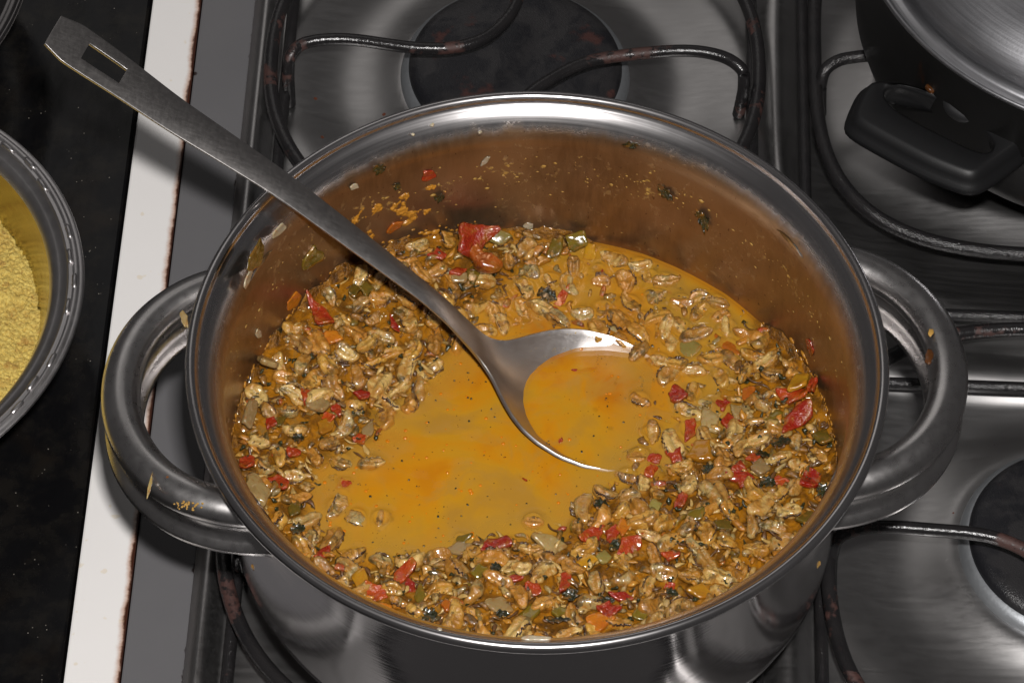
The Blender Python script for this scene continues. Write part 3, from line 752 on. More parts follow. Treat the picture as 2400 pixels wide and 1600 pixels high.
Zm = ZB + hm0 - 0.0026 + dens*(0.0020*fbm(X*150, Y*150, 0, 31, 3) + 0.0008*fbm(X*500, Y*500, 0, 37, 2))
climb = np.clip((Rg-0.128)/0.006, 0, 1)**2*dens*(0.0035+0.004*np.clip(fbm(Ag*9, 0, 0, 41, 3), -0.5, 1))
Zm = Zm + climb
mm = mesh('stew_mush', np.stack([X.ravel(), Y.ravel(), Zm.ravel()], 1), grid_faces(nr_, na_, wrap_c=True)); recalc(mm)
if mm.polygons[len(mm.polygons)//2].normal.z < 0: mm.flip_normals()
tag(link('stew_mush', mm, mush_mat()), 'dark oily mash of herbs and shreds between the mussels', None, None, 'stuff')

# --- mussels -------------------------------------------------------
def mussel_meat(name, tints, dark):
    b = MB(name); o = b.coord('Object'); oi = b.node('ShaderNodeObjectInfo')
    rnd = oi.outputs['Random']; col = oi.outputs['Color']
    off = b.node('ShaderNodeVectorMath'); off.operation = 'ADD'; b.l.new(o, off.inputs[0])
    cmb = b.comb(b.math('MULTIPLY', rnd, 3.1), b.math('MULTIPLY', rnd, 7.7), rnd); b.l.new(cmb, off.inputs[1])
    v = off.outputs[0]
    n = b.noise(v, 210, 4, 0.65, 0.3); n2 = b.noise(v, 520, 3, 0.6); n3 = b.noise(v, 95, 3, 0.6)
    c = b.mix(b.rng(n, 0.35, 0.7), col, b.mix(0.55, col, (0.70, 0.46, 0.14)))
    c = b.mix(b.math('MULTIPLY', b.rng(n3, 0.50, 0.66), 0.55), c, (0.52, 0.20, 0.025))
    dark_amt = b.attr('dark_amt', 'Fac')
    spots = b.math('MULTIPLY', b.rng(b.noise(v, 170, 5, 0.65, 0.4), 0.535, 0.60), 0.75)
    d = b.math('MAXIMUM', spots, b.math('MULTIPLY', dark_amt, b.rng(n, 0.25, 0.5)))
    c = b.mix(d, c, (0.050, 0.034, 0.012))
    c = b.mix(b.math('MULTIPLY', b.rng(n2, 0.58, 0.68), 0.5), c, (0.13, 0.065, 0.018))
    sauce = b.math('MULTIPLY', b.rng(b.noise(v, 120, 4, 0.65, 0.5), 0.42, 0.60), 0.72)
    c = b.mix(sauce, c, (0.42, 0.170, 0.014))
    b.P(Base__Color=c, Roughness=b.math('ADD', 0.22, b.math('MULTIPLY', n2, 0.18)), Coat__Weight=1.0, Coat__IOR=1.6, Coat__Roughness=0.08, Subsurface__Weight=0.25, Subsurface__Radius=(0.0016, 0.0008, 0.0003), Subsurface__Scale=1.0)
    b.cnrm(b.bump(b.noise(v, 260, 2, 0.4), 0.22, 0.0010))
    w = b.noise(b.coord('Object', (2.2, 0.6, 0.6)), 330, 3, 0.6)
    h = b.math('ADD', b.math('MULTIPLY', n, 0.5), b.math('ADD', b.math('MULTIPLY', n2, 0.45), b.math('MULTIPLY', w, 0.5)))
    b.nrm(b.bump(h, 0.85, 0.0014))
    return b.m
def mantle_mat():
    b = MB('mussel_mantle'); o = b.coord('Object'); oi = b.node('ShaderNodeObjectInfo')
    n = b.noise(o, 300, 3, 0.6); e = b.attr('dark_amt', 'Fac')
    c = b.mix(b.rng(n, 0.4, 0.65), b.mix(0.6, oi.outputs['Color'], (0.30, 0.16, 0.05)), (0.11, 0.05, 0.022))
    c = b.mix(b.math('MULTIPLY', e, b.rng(b.noise(o, 160, 2), 0.35, 0.6)), c, (0.035, 0.015, 0.012))
    b.P(Base__Color=c, Roughness=0.25, Coat__Weight=0.8, Coat__Roughness=0.08)
    b.nrm(b.bump(b.math('ADD', n, b.noise(o, 900, 2)), 0.7, 0.0009))
    return b.m
M_MEAT = mussel_meat('mussel_meat', None, None); M_MANT = mantle_mat()
def mussel_meshes(seed):
    r = random.Random(seed)
    L = r.uniform(0.0118, 0.0160); W = r.uniform(0.0068, 0.0090); H = r.uniform(0.0058, 0.0078)
    bend = r.uniform(-0.32, 0.32); bz = r.uniform(-0.10, 0.16); fat = r.uniform(0.15, 0.5)*r.choice([-1, 1])
    gro = r.uniform(0.10, 0.60); gw = r.uniform(0.30, 0.50); gp = math.pi/2+r.uniform(-0.5, 0.5)
    n, m = 26, 20
    S = np.linspace(0, 1, n)[:, None]; PH = (np.arange(m)*2*math.pi/m)[None, :]
    prof_ = np.sin(math.pi*np.clip(S*0.985+0.0075, 0, 1))**0.40*(1+fat*(S-0.5))
    waist = 1-r.uniform(0, 0.28)*np.exp(-((S-r.uniform(0.35, 0.65))/0.13)**2)
    dph = (PH-gp+math.pi) % (2*math.pi)-math.pi
    groove = 1-gro*np.exp(-(dph/gw)**2)*np.clip(np.sin(math.pi*S)*1.5, 0, 1)
    lip = 1+0.22*np.exp(-((dph-0.75)/0.28)**2)+0.18*np.exp(-((dph+0.75)/0.28)**2)
    rad = prof_*waist*groove*lip
    x = (S-0.5)*L+0*PH; y = W/2*rad*np.cos(PH); z = H/2*rad*np.sin(PH)
    q = 1+0.13*fbm(x*260+seed, y*260, z*260, seed, 3)
    y = y*q; z = z*q
    y = y+bend*L*((x/L*2)**2-0.4)*0.5; z = z+bz*L*((x/L*2)**2-0.4)
    x = x+0.0005*fbm(x*300, y*300, z*300+9, seed+5, 2); z = z+0.0005*fbm(x*420, y*420, z*420, seed+8, 2)
    V = np.stack([x.ravel(), y.ravel(), z.ravel()], 1); F = grid_faces(n, m, wrap_c=True)
    F += [tuple(range(m)), tuple((n-1)*m+k for k in range(m))]
    me = recalc(mesh('mussel_body', V, F))
    e1 = r.choice([0.12, 0.88]); ph1 = r.uniform(0, 6.28)
    blot = np.exp(-((S-e1)/0.13)**2)*np.clip(0.5+np.cos(PH-ph1), 0, 1)
    pg = np.clip(0.85*np.exp(-(dph/(gw*0.45))**2)*np.sin(math.pi*S)*gro*1.3+0.9*blot*r.choice([0, 1, 1]), 0, 1)  # darker along the groove, more where it is deeper; gut blotch at one end
    me.attributes.new('dark_amt', 'FLOAT', 'POINT').data.foreach_set('value', pg.ravel().astype(np.float32))
    # frilled mantle along one flank
    n2, side = 34, r.choice([-1, 1]); s0, s1 = r.uniform(0.0, 0.15), r.uniform(0.8, 1.0)
    S2 = np.linspace(s0, s1, n2); wid = np.array([0, 0.35, 0.7, 1.0]); fr = r.uniform(4, 7); amp = r.uniform(0.0004, 0.0009)
    ext = r.choice([r.uniform(0.0006, 0.0012), r.uniform(0.0014, 0.0024)]); php = math.pi/2-side*math.pi/2 + r.uniform(-0.1, 0.7)*(1 if side > 0 else -1)
    rows_ = []
    for s in S2:
        pr_ = math.sin(math.pi*min(max(s*0.985+0.0075, 0), 1))**0.40*(1+fat*(s-0.5))
        xx = (s-0.5)*L
        by = W/2*pr_*math.cos(php)*0.93; bz_ = H/2*pr_*math.sin(php)*0.93
        taper = min(1, 6*(s-s0)+0.1, 6*(s1-s)+0.1)
        for w_ in wid:
            yy = by+side*ext*w_*taper; zz = bz_+(amp*w_*math.sin(2*math.pi*fr*s+seed)+0.5*amp*w_*math.sin(2*math.pi*fr*2.3*s))*taper+0.0006*w_
            rows_.append((xx+0.0006*w_*math.sin(2*math.pi*fr*0.7*s), yy+bend*L*((xx/L*2)**2-0.4)*0.5, zz+bz*L*((xx/L*2)**2-0.4)))
    T = np.array(rows_); th = 0.00035
    V2 = np.vstack([T+[0, 0, th], T-[0, 0, th]]); nn = n2*4
    F2 = grid_faces(n2, 4)+[tuple(nn+i for i in reversed(f)) for f in grid_faces(n2, 4)]
    for i in range(n2-1):
        a = i*4+3; F2.append((a, a+4, nn+a+4, nn+a)); a = i*4; F2.append((a+4, a, nn+a, nn+a+4))
    me2 = recalc(mesh('mussel_mantle', V2, F2))
    me2.attributes.new('dark_amt', 'FLOAT', 'POINT').data.foreach_set('value', np.tile(np.tile(wid**1.5, n2), 2).astype(np.float32))
    me.materials.append(M_MEAT); me2.materials.append(M_MANT)
    shape = 'curled' if abs(bend) > 0.2 else ('split' if gro > 0.4 else ('long' if L > 0.0146 else 'plump'))
    return me, me2, shape, L, W, H
NV = 26
MUS = [mussel_meshes(100+k) for k in range(NV)]

# --- cut vegetables -------------------------------------------------
def veg_mat(name, c1, c2, rough=0.16, bump=0.5, bs=300, trans=0.0, deep=None, coat=0.6, glaze=True, sss=0.3):
    b = MB(name); o = b.coord('Object'); oi = b.node('ShaderNodeObjectInfo'); rnd = oi.outputs['Random']
    n = b.noise(o, bs*0.5, 4, 0.6, 0.2); n2 = b.noise(o, bs*3, 2, 0.6); n3 = b.noise(o, 70, 2)
    c = b.mix(b.rng(n, 0.3, 0.7), c1, c2)
    hsv = b.node('ShaderNodeHueSaturation'); b.l.new(c, hsv.inputs['Color'])
    b.l.new(b.math('ADD', 0.492, b.math('MULTIPLY', rnd, 0.016)), hsv.inputs['Hue']); b.l.new(b.math('ADD', 0.75, b.math('MULTIPLY', rnd, 0.5)), hsv.inputs['Value'])
    c = hsv.outputs['Color']
    if deep: c = b.mix(b.math('MULTIPLY', b.rng(n3, 0.5, 0.66), 0.7), c, deep)
    glz = b.math('MULTIPLY', b.rng(b.noise(o, 230, 5, 0.7, 0.6), 0.50, 0.64), 0.60 if glaze else 0.0)
    c = b.mix(glz, c, (0.34, 0.13, 0.012))
    b.P(Base__Color=c, Roughness=b.math('ADD', rough, b.math('MULTIPLY', n2, 0.12)), Coat__Weight=1.0, Coat__IOR=1.6, Coat__Roughness=0.08)
    if sss: b.P(Subsurface__Weight=sss, Subsurface__Radius=(0.0020, 0.0008, 0.0003), Subsurface__Scale=1.0)
    b.cnrm(b.bump(b.noise(o, 280, 2, 0.4), 0.28, 0.0010))
    if trans: b.P(Alpha=trans)
    b.nrm(b.bump(b.math('ADD', n, b.math('MULTIPLY', n2, 0.35)), bump, 0.0020))
    return b.m
VM = {
 'tomato': veg_mat('tomato_flesh', (0.34, 0.022, 0.006), (0.42, 0.070, 0.010), 0.2, 0.9, 260, deep=(0.22, 0.010, 0.005)),
 'orange': veg_mat('orange_flesh', (0.46, 0.14, 0.010), (0.36, 0.075, 0.006), 0.16, 0.4, 200),
 'yellow': veg_mat('yellow_pepper', (0.46, 0.22, 0.012), (0.36, 0.15, 0.010), 0.14, 0.3, 150),
 'green': veg_mat('olive_pepper', (0.13, 0.085, 0.008), (0.19, 0.12, 0.013), 0.12, 0.25, 130, deep=(0.05, 0.045, 0.008)),
 'pale': veg_mat('pale_green_pepper', (0.28, 0.22, 0.050), (0.34, 0.26, 0.075), 0.14, 0.25, 130, 0.85),
 'onion': veg_mat('onion_flesh', (0.38, 0.25, 0.09), (0.46, 0.32, 0.14), 0.13, 0.22, 110, 0.72),
 'herb': veg_mat('herb_leaf', (0.014, 0.017, 0.006), (0.035, 0.034, 0.010), 0.22, 0.7, 240, coat=0.35),
 'white': veg_mat('white_sliver', (0.40, 0.34, 0.24), (0.48, 0.40, 0.27), 0.3, 0.3, 200),
 'char': veg_mat('roasted_flesh', (0.48, 0.14, 0.010), (0.30, 0.05, 0.006), 0.2, 0.9, 220, deep=(0.02, 0.008, 0.005)),
}
def piece_mesh(name, seed, L, W, T, rough=0.12, corners=4, bend=0.15):
    """slab with rounded corners cut from an irregular polygon"""
    r = random.Random(seed)
    bm = bmesh.new(); bmesh.ops.create_icosphere(bm, subdivisions=4 if L > 0.009 else 3, radius=1)
    P = np.array([v.co[:] for v in bm.verts])
    a0 = r.uniform(0, 6.28); th = [a0+2*math.pi*(k+r.uniform(-0.22, 0.22))/corners for k in range(corners)]; dd = [r.uniform(0.72, 1.0) for _ in th]
    ang = np.arctan2(P[:, 1], P[:, 0]); rxy = np.hypot(P[:, 0], P[:, 1])
    R_ = np.full(len(P), 1e9)
    acc = np.zeros(len(P))
    for t, d in zip(th, dd): acc += np.clip(np.cos(ang-t)/d, 0, None)**11
    R_ = np.clip(acc, 1e-9, None)**(-1/11); R_ = np.minimum(R_, 1.35)
    q = rxy**0.55
    x = np.cos(ang)*R_*q*L/2; y = np.sin(ang)*R_*q*W/2; z = np.sign(P[:, 2])*np.abs(P[:, 2])**0.6*T/2
    k = 1.0/max(L, 0.004)
    nz = fbm(x*2.4*k, y*2.4*k, z*2.4*k, seed, 3)
    x = x*(1+rough*fbm(x*1.6*k, y*1.6*k, 0, seed+3, 2)+0.5*rough*fbm(x*4*k, y*4*k, 0, seed+6, 2)); y = y*(1+rough*fbm(x*1.6*k, y*1.6*k, 5, seed+4, 2)+0.5*rough*fbm(x*4*k, y*4*k, 3, seed+7, 2))
    z = z*(1+0.5*rough*nz)+rough*T*0.8*nz
    z = z+bend*L*((x/L*2)**2-0.4)*0.5 + r.uniform(-1, 1)*bend*0.5*W*((y/W*2)**2-0.4)*0.5
    for v, a, b_, c in zip(bm.verts, x, y, z): v.co = (a, b_, c)
    me = bpy.data.meshes.new(name); bm.to_mesh(me); bm.free()
    me.polygons.foreach_set('use_smooth', [True]*len(me.polygons)); return recalc(me)
def leaf_mesh(name, seed, L, W):
    r = random.Random(seed); n, m = 12, 7; V = []
    for i in range(n):
        s = i/(n-1); w = W/2*math.sin(math.pi*min(1, s*0.96+0.04))**0.7*(1+0.35*math.sin(s*19+seed))
        for j in range(m):
            t = -1+2*j/(m-1)
            V.append(((s-0.5)*L, t*w, 0.10*L*math.sin(s*4+seed)+0.25*W*abs(t)*r.uniform(0.6, 1.0)*0.6+0.05*W*math.sin(7*t+5*s)))
    n1 = len(V); T = np.array(V); V2 = np.vstack([T+[0, 0, 0.00015], T-[0, 0, 0.00015]])
    F = grid_faces(n, m); F = F+[tuple(n1+i for i in reversed(f)) for f in F]
    for i in range(n-1):
        for a in (i*m, i*m+m-1): F.append((a, a+m, n1+a+m, n1+a))
    for j in range(m-1):
        for a in (j, (n-1)*m+j): F.append((a, a+1, n1+a+1, n1+a))
    return recalc(mesh(name, V2, F))
PX = 5350*2352/2400                            # display pixels per metre near the stew
LAND = []                                      # landmarks for labels: (x, y, short name)
TOUCH = []
OCC = []                                       # occupied (x, y, radius)
NAMES = {'tomato': ('tomato_piece', 'tomato'), 'orange': ('orange_vegetable_piece', 'vegetable'), 'yellow': ('yellow_pepper_piece', 'yellow pepper'), 'green': ('green_pepper_piece', 'green pepper'), 'pale': ('pale_pepper_piece', 'green pepper'), 'onion': ('onion_piece', 'onion'), 'herb': ('herb_leaf', 'herb'), 'white': ('onion_sliver', 'onion'), 'char': ('roasted_mussel', 'mussel')}
GROUPS = {'tomato': 'red tomato pieces in the stew', 'orange': 'orange pieces in the stew', 'yellow': 'yellow pepper pieces in the stew', 'green': 'green pepper pieces in the stew', 'pale': 'green pepper pieces in the stew', 'onion': 'onion pieces in the stew', 'herb': 'herb leaves in the stew', 'white': 'pale slivers on the pot wall'}
def put_piece(kind, x, y, w, h, ang, label, dz=0.0, tilt=None, rough=0.14, corners=4, bend=0.15, thick=None, seed=None):
    """x, y in 2400 px frame; w, h visible size in px; ang: direction of the long axis in the picture (deg, clockwise)"""
    k = 2352/2400; seed = seed if seed is not None else int(x*7+y*13) % 9973
    p = at(x*k, y*k, ZB+0.004); p = at(x*k, y*k, ZB+float(np.clip(heap(p[0], p[1]), -0.004, 0.02))+0.0014+dz)
    a = math.radians(ang); e1 = at(x*k+math.cos(a), y*k+math.sin(a), p[2])-p
    L = w/5350*(np.linalg.norm(e1)*5350*k); e2 = at(x*k-math.sin(a), y*k+math.cos(a), p[2])-p; W = h/5350*(np.linalg.norm(e2)*5350*k)
    yaw = math.atan2(e1[1], e1[0])
    if kind == 'herb': me = leaf_mesh(NAMES[kind][0], seed, L*1.05, W*1.05)
    else: me = piece_mesh(NAMES[kind][0], seed, L*0.98, W*0.95, thick or min(max(0.0024, min(L, W)*0.34), 0.0048), rough, corners, bend)
    o = link(NAMES[kind][0], me, VM[kind])
    r = random.Random(seed); tl = tilt if tilt is not None else (r.uniform(-0.2, 0.2), r.uniform(-0.2, 0.2))
    o.location = Vector(p); o.rotation_euler = Euler((tl[0], tl[1], yaw), 'XYZ')
    tag(o, label, NAMES[kind][1], GROUPS.get(kind))
    LAND.append((p[0], p[1], label, kind)); OCC.append((p[0], p[1], max(L, W)*0.36)); TOUCH.append(abs(p[2]-ZB) < 0.0012)
    return o
T = 'tomato'
PIECES = [
 (T, 1105, 562, 96, 66, -28, 'largest red tomato chunk, leaning on the back pot wall', 0.005, (0.75, 0.15)),
 (T, 751, 735, 66, 40, 55, 'rough red tomato strip at the upper left edge of the stew'),
 (T, 923, 757, 42, 20, 60, 'small bright tomato sliver just below the spoon handle'),
 (T, 1072, 636, 40, 24, -15, 'small red tomato scrap below the largest tomato chunk'),
 (T, 1316, 698, 66, 34, -60, 'soft pinkish tomato piece poking from the broth behind the spoon', -0.0004),
 (T, 1030, 598, 42, 26, 0, 'dark red tomato scrap left of the largest tomato chunk'),
 (T, 1404, 636, 34, 22, 80, 'tiny red tomato cube floating in the back broth', -0.0010),
 (T, 1449, 704, 44, 26, -60, 'red tomato piece sunk in the broth right of the back centre', -0.0026),
 (T, 1562, 682, 46, 34, 40, 'blurred red tomato piece sunk near the back right wall', -0.0026),
 (T, 1587, 926, 42, 40, 10, 'shiny square red tomato cube right of the spoon bowl', 0.0018),
 (T, 1691, 944, 46, 40, 40, 'flat red tomato triangle under a pale onion strip'),
 (T, 1710, 988, 46, 40, 10, 'red tomato piece half sunk below the flat red triangle', -0.0012),
 (T, 1617, 1006, 34, 54, 10, 'upright red tomato wedge above the large yellow pepper piece'),
 (T, 1581, 992, 40, 30, -20, 'faint red tomato piece sunk left of the upright wedge', -0.0028),
 (T, 1874, 972, 84, 36, -42, 'long bright red tomato strip against the right pot wall', 0.002, (0.1, -0.35)),
 (T, 1905, 900, 26, 44, 10, 'narrow red tomato piece highest on the right wall', 0.006, (0.0, -0.7)),
 (T, 1851, 922, 54, 46, 20, 'dull crimson tomato patch beside the orange pepper slab'),
 (T, 1532, 1074, 34, 28, -20, 'pink tomato piece left of the large yellow pepper piece'),
 (T, 1581, 1070, 46, 38, -20, 'red tomato piece touching the large yellow pepper piece'),
 (T, 1526, 1106, 28, 42, 10, 'dark pink tomato strip below the spoon tip', -0.001),
 (T, 1734, 1116, 60, 50, 20, 'broad orange red tomato piece below the grey onion square'),
 (T, 1765, 1070, 34, 26, 10, 'small red tomato piece above the grey onion square'),
 (T, 1826, 1126, 40, 26, 5, 'low red tomato piece right of the grey onion square'),
 (T, 1900, 1122, 62, 46, -40, 'mashed orange red tomato lump near the right rim'),
 (T, 1394, 1250, 62, 40, -35, 'largest glossy tomato piece of the front right heap'),
 (T, 1438, 1246, 36, 46, 20, 'curved tomato piece touching the largest front right tomato'),
 (T, 1474, 1276, 66, 40, -35, 'purplish red tomato strip in the front right heap'),
 (T, 1325, 1360, 28, 54, 15, 'thin red tomato crescent near the front middle'),
 (T, 1253, 1380, 44, 36, 20, 'ragged red tomato scrap left of the thin crescent'),
 (T, 1570, 1300, 44, 24, 10, 'small bright tomato piece among plump front right mussels'),
 (T, 1425, 1428, 52, 44, 30, 'red tomato corner close to the near rim', 0.001),
 (T, 1572, 1372, 26, 22, 0, 'tiny red tomato bit near the front right rim'),
 (T, 1455, 1398, 44, 22, 10, 'flat red tomato sliver above the tomato corner by the near rim'),
 (T, 1595, 1172, 26, 56, 10, 'upright red tomato strip between front right mussels'),
 (T, 1170, 1268, 92, 40, -12, 'big red tomato half at the near edge of the broth', 0.0028),
 (T, 727, 930, 44, 46, 20, 'red tomato lump beside a pink onion flake, left heap', 0.001),
 (T, 689, 1058, 36, 30, 20, 'red tomato bit on top of the left heap'),
 (T, 657, 1128, 46, 32, 25, 'orange red tomato piece near the left rim'),
 (T, 842, 1026, 36, 24, 20, 'red tomato bit at the left edge of the broth'),
 (T, 883, 1038, 30, 26, 30, 'wet red tomato bit right beside the left broth edge'),
 (T, 808, 1136, 38, 28, 0, 'orange red tomato piece floating near the left heap', -0.0006),
 (T, 849, 924, 34, 24, 10, 'dark red tomato scrap upper left of the broth'),
 (T, 581, 1082, 30, 40, 60, 'red tomato piece squeezed against the left wall', 0.001),
 (T, 768, 978, 34, 18, 15, 'thin red tomato piece under a yellow pepper slice'),
 (T, 634, 990, 26, 28, 0, 'small tomato dot on the left heap top'),
 (T, 788, 958, 24, 38, -20, 'short red tomato strip right of the pink onion flake'),
 (T, 945, 1342, 74, 34, -52, 'long crimson tomato strip in the front left heap', 0.002),
 (T, 884, 1390, 50, 36, 20, 'bright tomato lump close to the front left rim'),
 (T, 759, 1294, 42, 28, -50, 'small glossy tomato piece at the lower left rim'),
 (T, 960, 1374, 30, 30, 0, 'dark crimson tomato bit below the long crimson strip'),
 (T, 1205, 725+630, 30, 20, 0, 'tiny tomato scrap in the front middle heap'),
 ('orange', 783, 790, 40, 34, 30, 'orange vegetable piece left of the spoon handle'),
 ('orange', 1706, 815, 54, 32, 40, 'orange piece in the shallow broth at right', -0.0008),
 ('orange', 1408, 1452, 62, 40, 0, 'orange vegetable slab touching the near rim'),
 ('orange', 1049, 1420, 34, 28, 15, 'small orange vegetable cube near the near rim, left of middle'),
 ('orange', 1755, 924, 34, 46, -20, 'orange strip sunk beside the right heap', -0.001),
 ('orange', 905, 1425, 34, 24, 30, 'orange scrap by the front left rim'),
 ('orange', 1461, 1236, 26, 44, 10, 'orange strip right of the curved tomato piece'),
 ('yellow', 1642, 1057, 74, 52, 10, 'large bright yellow pepper piece in the right heap', 0.002),
 ('yellow', 1874, 893, 46, 62, 20, 'orange yellow pepper slab on the right wall', 0.004, (-0.2, -0.5)),
 ('yellow', 845, 1354, 40, 56, 0, 'upright yellow green pepper piece at the front left', 0.001),
 ('yellow', 764, 998, 50, 32, -10, 'amber pepper slice on the left heap'),
 ('yellow', 1706, 924, 50, 22, 10, 'pale yellow strip above the flat red triangle'),
 ('yellow', 1376, 1316, 46, 34, -10, 'yellow green pepper piece in the front right heap'),
 ('yellow', 1382, 596, 38, 46, 20, 'yellow pepper piece against the back wall', 0.0, (0.4, 0.0)),
 ('yellow', 1268, 610, 36, 28, -30, 'ridged pale yellow cube behind the spoon', 0.0005),
 ('yellow', 1234, 751, 26, 26, 0, 'little yellow ring floating behind the spoon bowl', -0.0006),
 ('yellow', 1640, 1385, 60, 40, 0, 'mashed yellow pepper piece near the front right rim'),
 ('green', 1110, 642, 30, 46, 10, 'olive translucent pepper strip below the roasted mussel'),
 ('green', 1302, 580, 40, 52, 10, 'rounded olive pepper piece at the back wall', 0.001, (0.5, 0.0)),
 ('green', 1353, 562, 52, 30, 10, 'green pepper slab leaning on the back wall', 0.005, (0.7, 0.0)),
 ('green', 859, 675, 36, 36, -30, 'glassy green pepper piece beside the spoon handle, upper left'),
 ('green', 832, 680, 26, 34, 20, 'narrow glassy green pepper piece, upper left heap'),
 ('green', 1819, 976, 40, 32, -20, 'olive pepper piece left of the long red strip'),
 ('green', 1927, 1024, 40, 40, 10, 'shiny green pepper square at the right rim', 0.003),
 ('green', 653, 987, 32, 22, -10, 'small green pepper piece beside the small tomato dot'),
 ('green', 1122, 1338, 44, 36, -20, 'olive pepper piece in front of the big tomato half'),
 ('green', 1310, 1433, 40, 30, -10, 'olive pepper square at the near rim middle'),
 ('green', 1242, 1437, 36, 60, 20, 'tall olive pepper strip at the near rim middle'),
 ('green', 1627, 1206, 48, 34, -10, 'dark olive pepper piece between front right mussels'),
 ('green', 1905, 1212, 80, 34, -10, 'dark olive pepper strip by the lower right rim'),
 ('green', 1500, 1440, 36, 30, 0, 'dull olive pepper bit by the near rim, right of middle'),
 ('green', 690, 1085+110, 30, 40, 20, 'olive pepper sliver at the lower left rim'),
 ('green', 1695, 1230, 40, 30, 20, 'olive pepper piece right of the plump front mussels'),
 ('green', 985, 1400, 30, 50, 0, 'olive pepper strip near the front left rim'),
 ('green', 1080, 1265, 40, 24, -15, 'dark green pepper piece left of the big tomato half', 0.0005),
 ('pale', 1449, 622, 60, 30, 5, 'pale green pepper slab under the back broth', -0.0026),
 ('pale', 1636, 750, 92, 32, 6, 'long pale green pepper slab in the right broth', -0.0016),
 ('pale', 1612, 820, 82, 46, -12, 'broad pale green pepper slab right of the spoon', -0.0008),
 ('pale', 1415, 1306, 36, 36, 0, 'pale green pepper cube in the front right heap'),
 ('pale', 1534, 1187, 36, 30, 10, 'pale yellow green cube below the spoon tip'),
 ('pale', 1172, 556, 60, 30, 5, 'pale pepper strip on the back wall right of the largest tomato', 0.003, (0.6, 0.0)),
 ('pale', 1500, 905, 50, 36, 0, 'pale green piece sunk off the spoon tip', -0.003),
 ('onion', 1074, 650, 44, 30, 5, 'wet grey onion bit below the largest tomato chunk'),
 ('onion', 1662, 984, 44, 58, -8, 'clear onion square with straight edges, right heap', 0.001),
 ('onion', 1783, 1096, 50, 40, 5, 'grey onion square in the right heap', 0.002),
 ('onion', 749, 948, 52, 38, 25, 'pink onion flake on the left heap', 0.0025),
 ('onion', 606, 1148, 62, 78, -20, 'large clear onion slab against the lower left wall', 0.003, (0.1, 0.45)),
 ('onion', 861, 1010, 30, 36, 10, 'glinting onion bit at the left broth edge'),
 ('onion', 1077, 1284, 62, 28, -8, 'pale onion piece floating at the near broth edge', -0.0004),
 ('onion', 1291, 1272, 66, 42, 8, 'shiny peach onion wedge right of the big tomato half', 0.001),
 ('onion', 1170, 1420, 50, 40, 20, 'brownish clear onion piece near the near rim'),
 ('onion', 632, 850, 40, 50, -60, 'clear onion strip standing on the left wall', 0.006, (0.0, 0.8)),
 ('onion', 1740, 965, 56, 46, 0, 'clear onion piece sunk beside the right heap', -0.0015),
 ('onion', 1545, 975, 70, 40, 10, 'clear onion slice sunk right of the spoon bowl', -0.0022),
 ('onion', 585, 970, 40, 70, 10, 'amber onion panel low on the left wall', 0.004, (0.0, 0.9)),
 ('herb', 1283, 694, 46, 30, 20, 'dark herb leaf beside the soft pinkish tomato', 0.0005),
 ('herb', 1498, 668, 24, 30, 60, 'dark herb leaf sunk in the back right broth', -0.0022),
 ('herb', 1570, 718, 46, 22, -10, 'dark herb leaf above the long pale green slab', -0.0012),
 ('herb', 1338, 1394, 26, 34, 80, 'black green herb leaf by the thin tomato crescent', 0.001),
 ('herb', 1306, 1450, 60, 14, 5, 'long dark herb shred at the near rim', 0.001),
 ('herb', 1576, 1390, 28, 20, 10, 'dark herb leaf near the front right rim', 0.001),
 ('herb', 1442, 1278, 22, 26, 30, 'dark herb leaf between the front tomatoes', 0.001),
 ('herb', 1410, 1184, 38, 24, 0, 'brown green herb leaf at the head of the front right heap', 0.001),
 ('herb', 1143, 1018, 32, 14, 30, 'herb leaf floating in the broth left of the spoon', -0.0030),
 ('herb', 1255, 1146, 30, 14, 0, 'herb leaf floating in front of the spoon bowl', -0.0030),
 ('herb', 985, 1248, 36, 14, 70, 'herb leaf floating at the near end of the pool', -0.0030),
 ('herb', 958, 989, 26, 8, -25, 'thin herb stalk floating at the left of the pool', -0.0030),
 ('herb', 1186, 1102, 16, 8, 80, 'tiny herb flake floating in mid pool', -0.0030),
 ('herb', 905, 1215, 40, 18, 20, 'dark herb leaf behind the two floating mussels', -0.002),
 ('herb', 790, 1125, 40, 18, 20, 'dark herb leaf at the left pool edge', -0.002),
 ('herb', 1830, 1035, 50, 20, 10, 'black herb shred beside the right heap mussels', 0.002),
 ('herb', 1790, 1065, 40, 18, -10, 'dark herb shred above the grey onion square', 0.002),
 ('herb', 1800, 1130, 36, 22, 10, 'dark herb clump below the grey onion square', 0.001),
 ('herb', 1660, 1100, 30, 22, 0, 'dark brown herb leaf below the large yellow piece', 0.001),
 ('herb', 1930, 1150, 30, 26, 30, 'dark herb leaf at the right rim', 0.002),
 ('herb', 698, 1238, 34, 22, 0, 'black herb clump in the lower left heap', 0.003),
 ('herb', 700, 935+90, 26, 20, 10, 'dark herb spot on the left heap', 0.003),
 ('herb', 1175, 1440, 40, 16, 0, 'dark herb shred by the near rim, middle', 0.001),
 ('herb', 1420, 1405, 40, 16, 0, 'dark herb shred by the tomato corner', 0.001),
 ('herb', 1005, 1440, 40, 28, 10, 'dark herb leaf near the small orange cube', 0.001),
 ('herb', 1162, 1330, 26, 20, 0, 'black herb clump under the big tomato half', 0.002),
 ('herb', 1395, 925+35, 14, 8, 30, 'herb flake in the broth held by the spoon', -0.0012),
 ('herb', 1362, 1086, 26, 12, -15, 'herb flake by the submerged spoon edge', -0.0012),
 ('herb', 1432, 1004, 14, 9, -20, 'small herb flake in the spoon broth', -0.0012),
 (T, 1370, 868, 52, 16, -10, 'red tomato sliver in the broth held by the spoon', -0.0015),
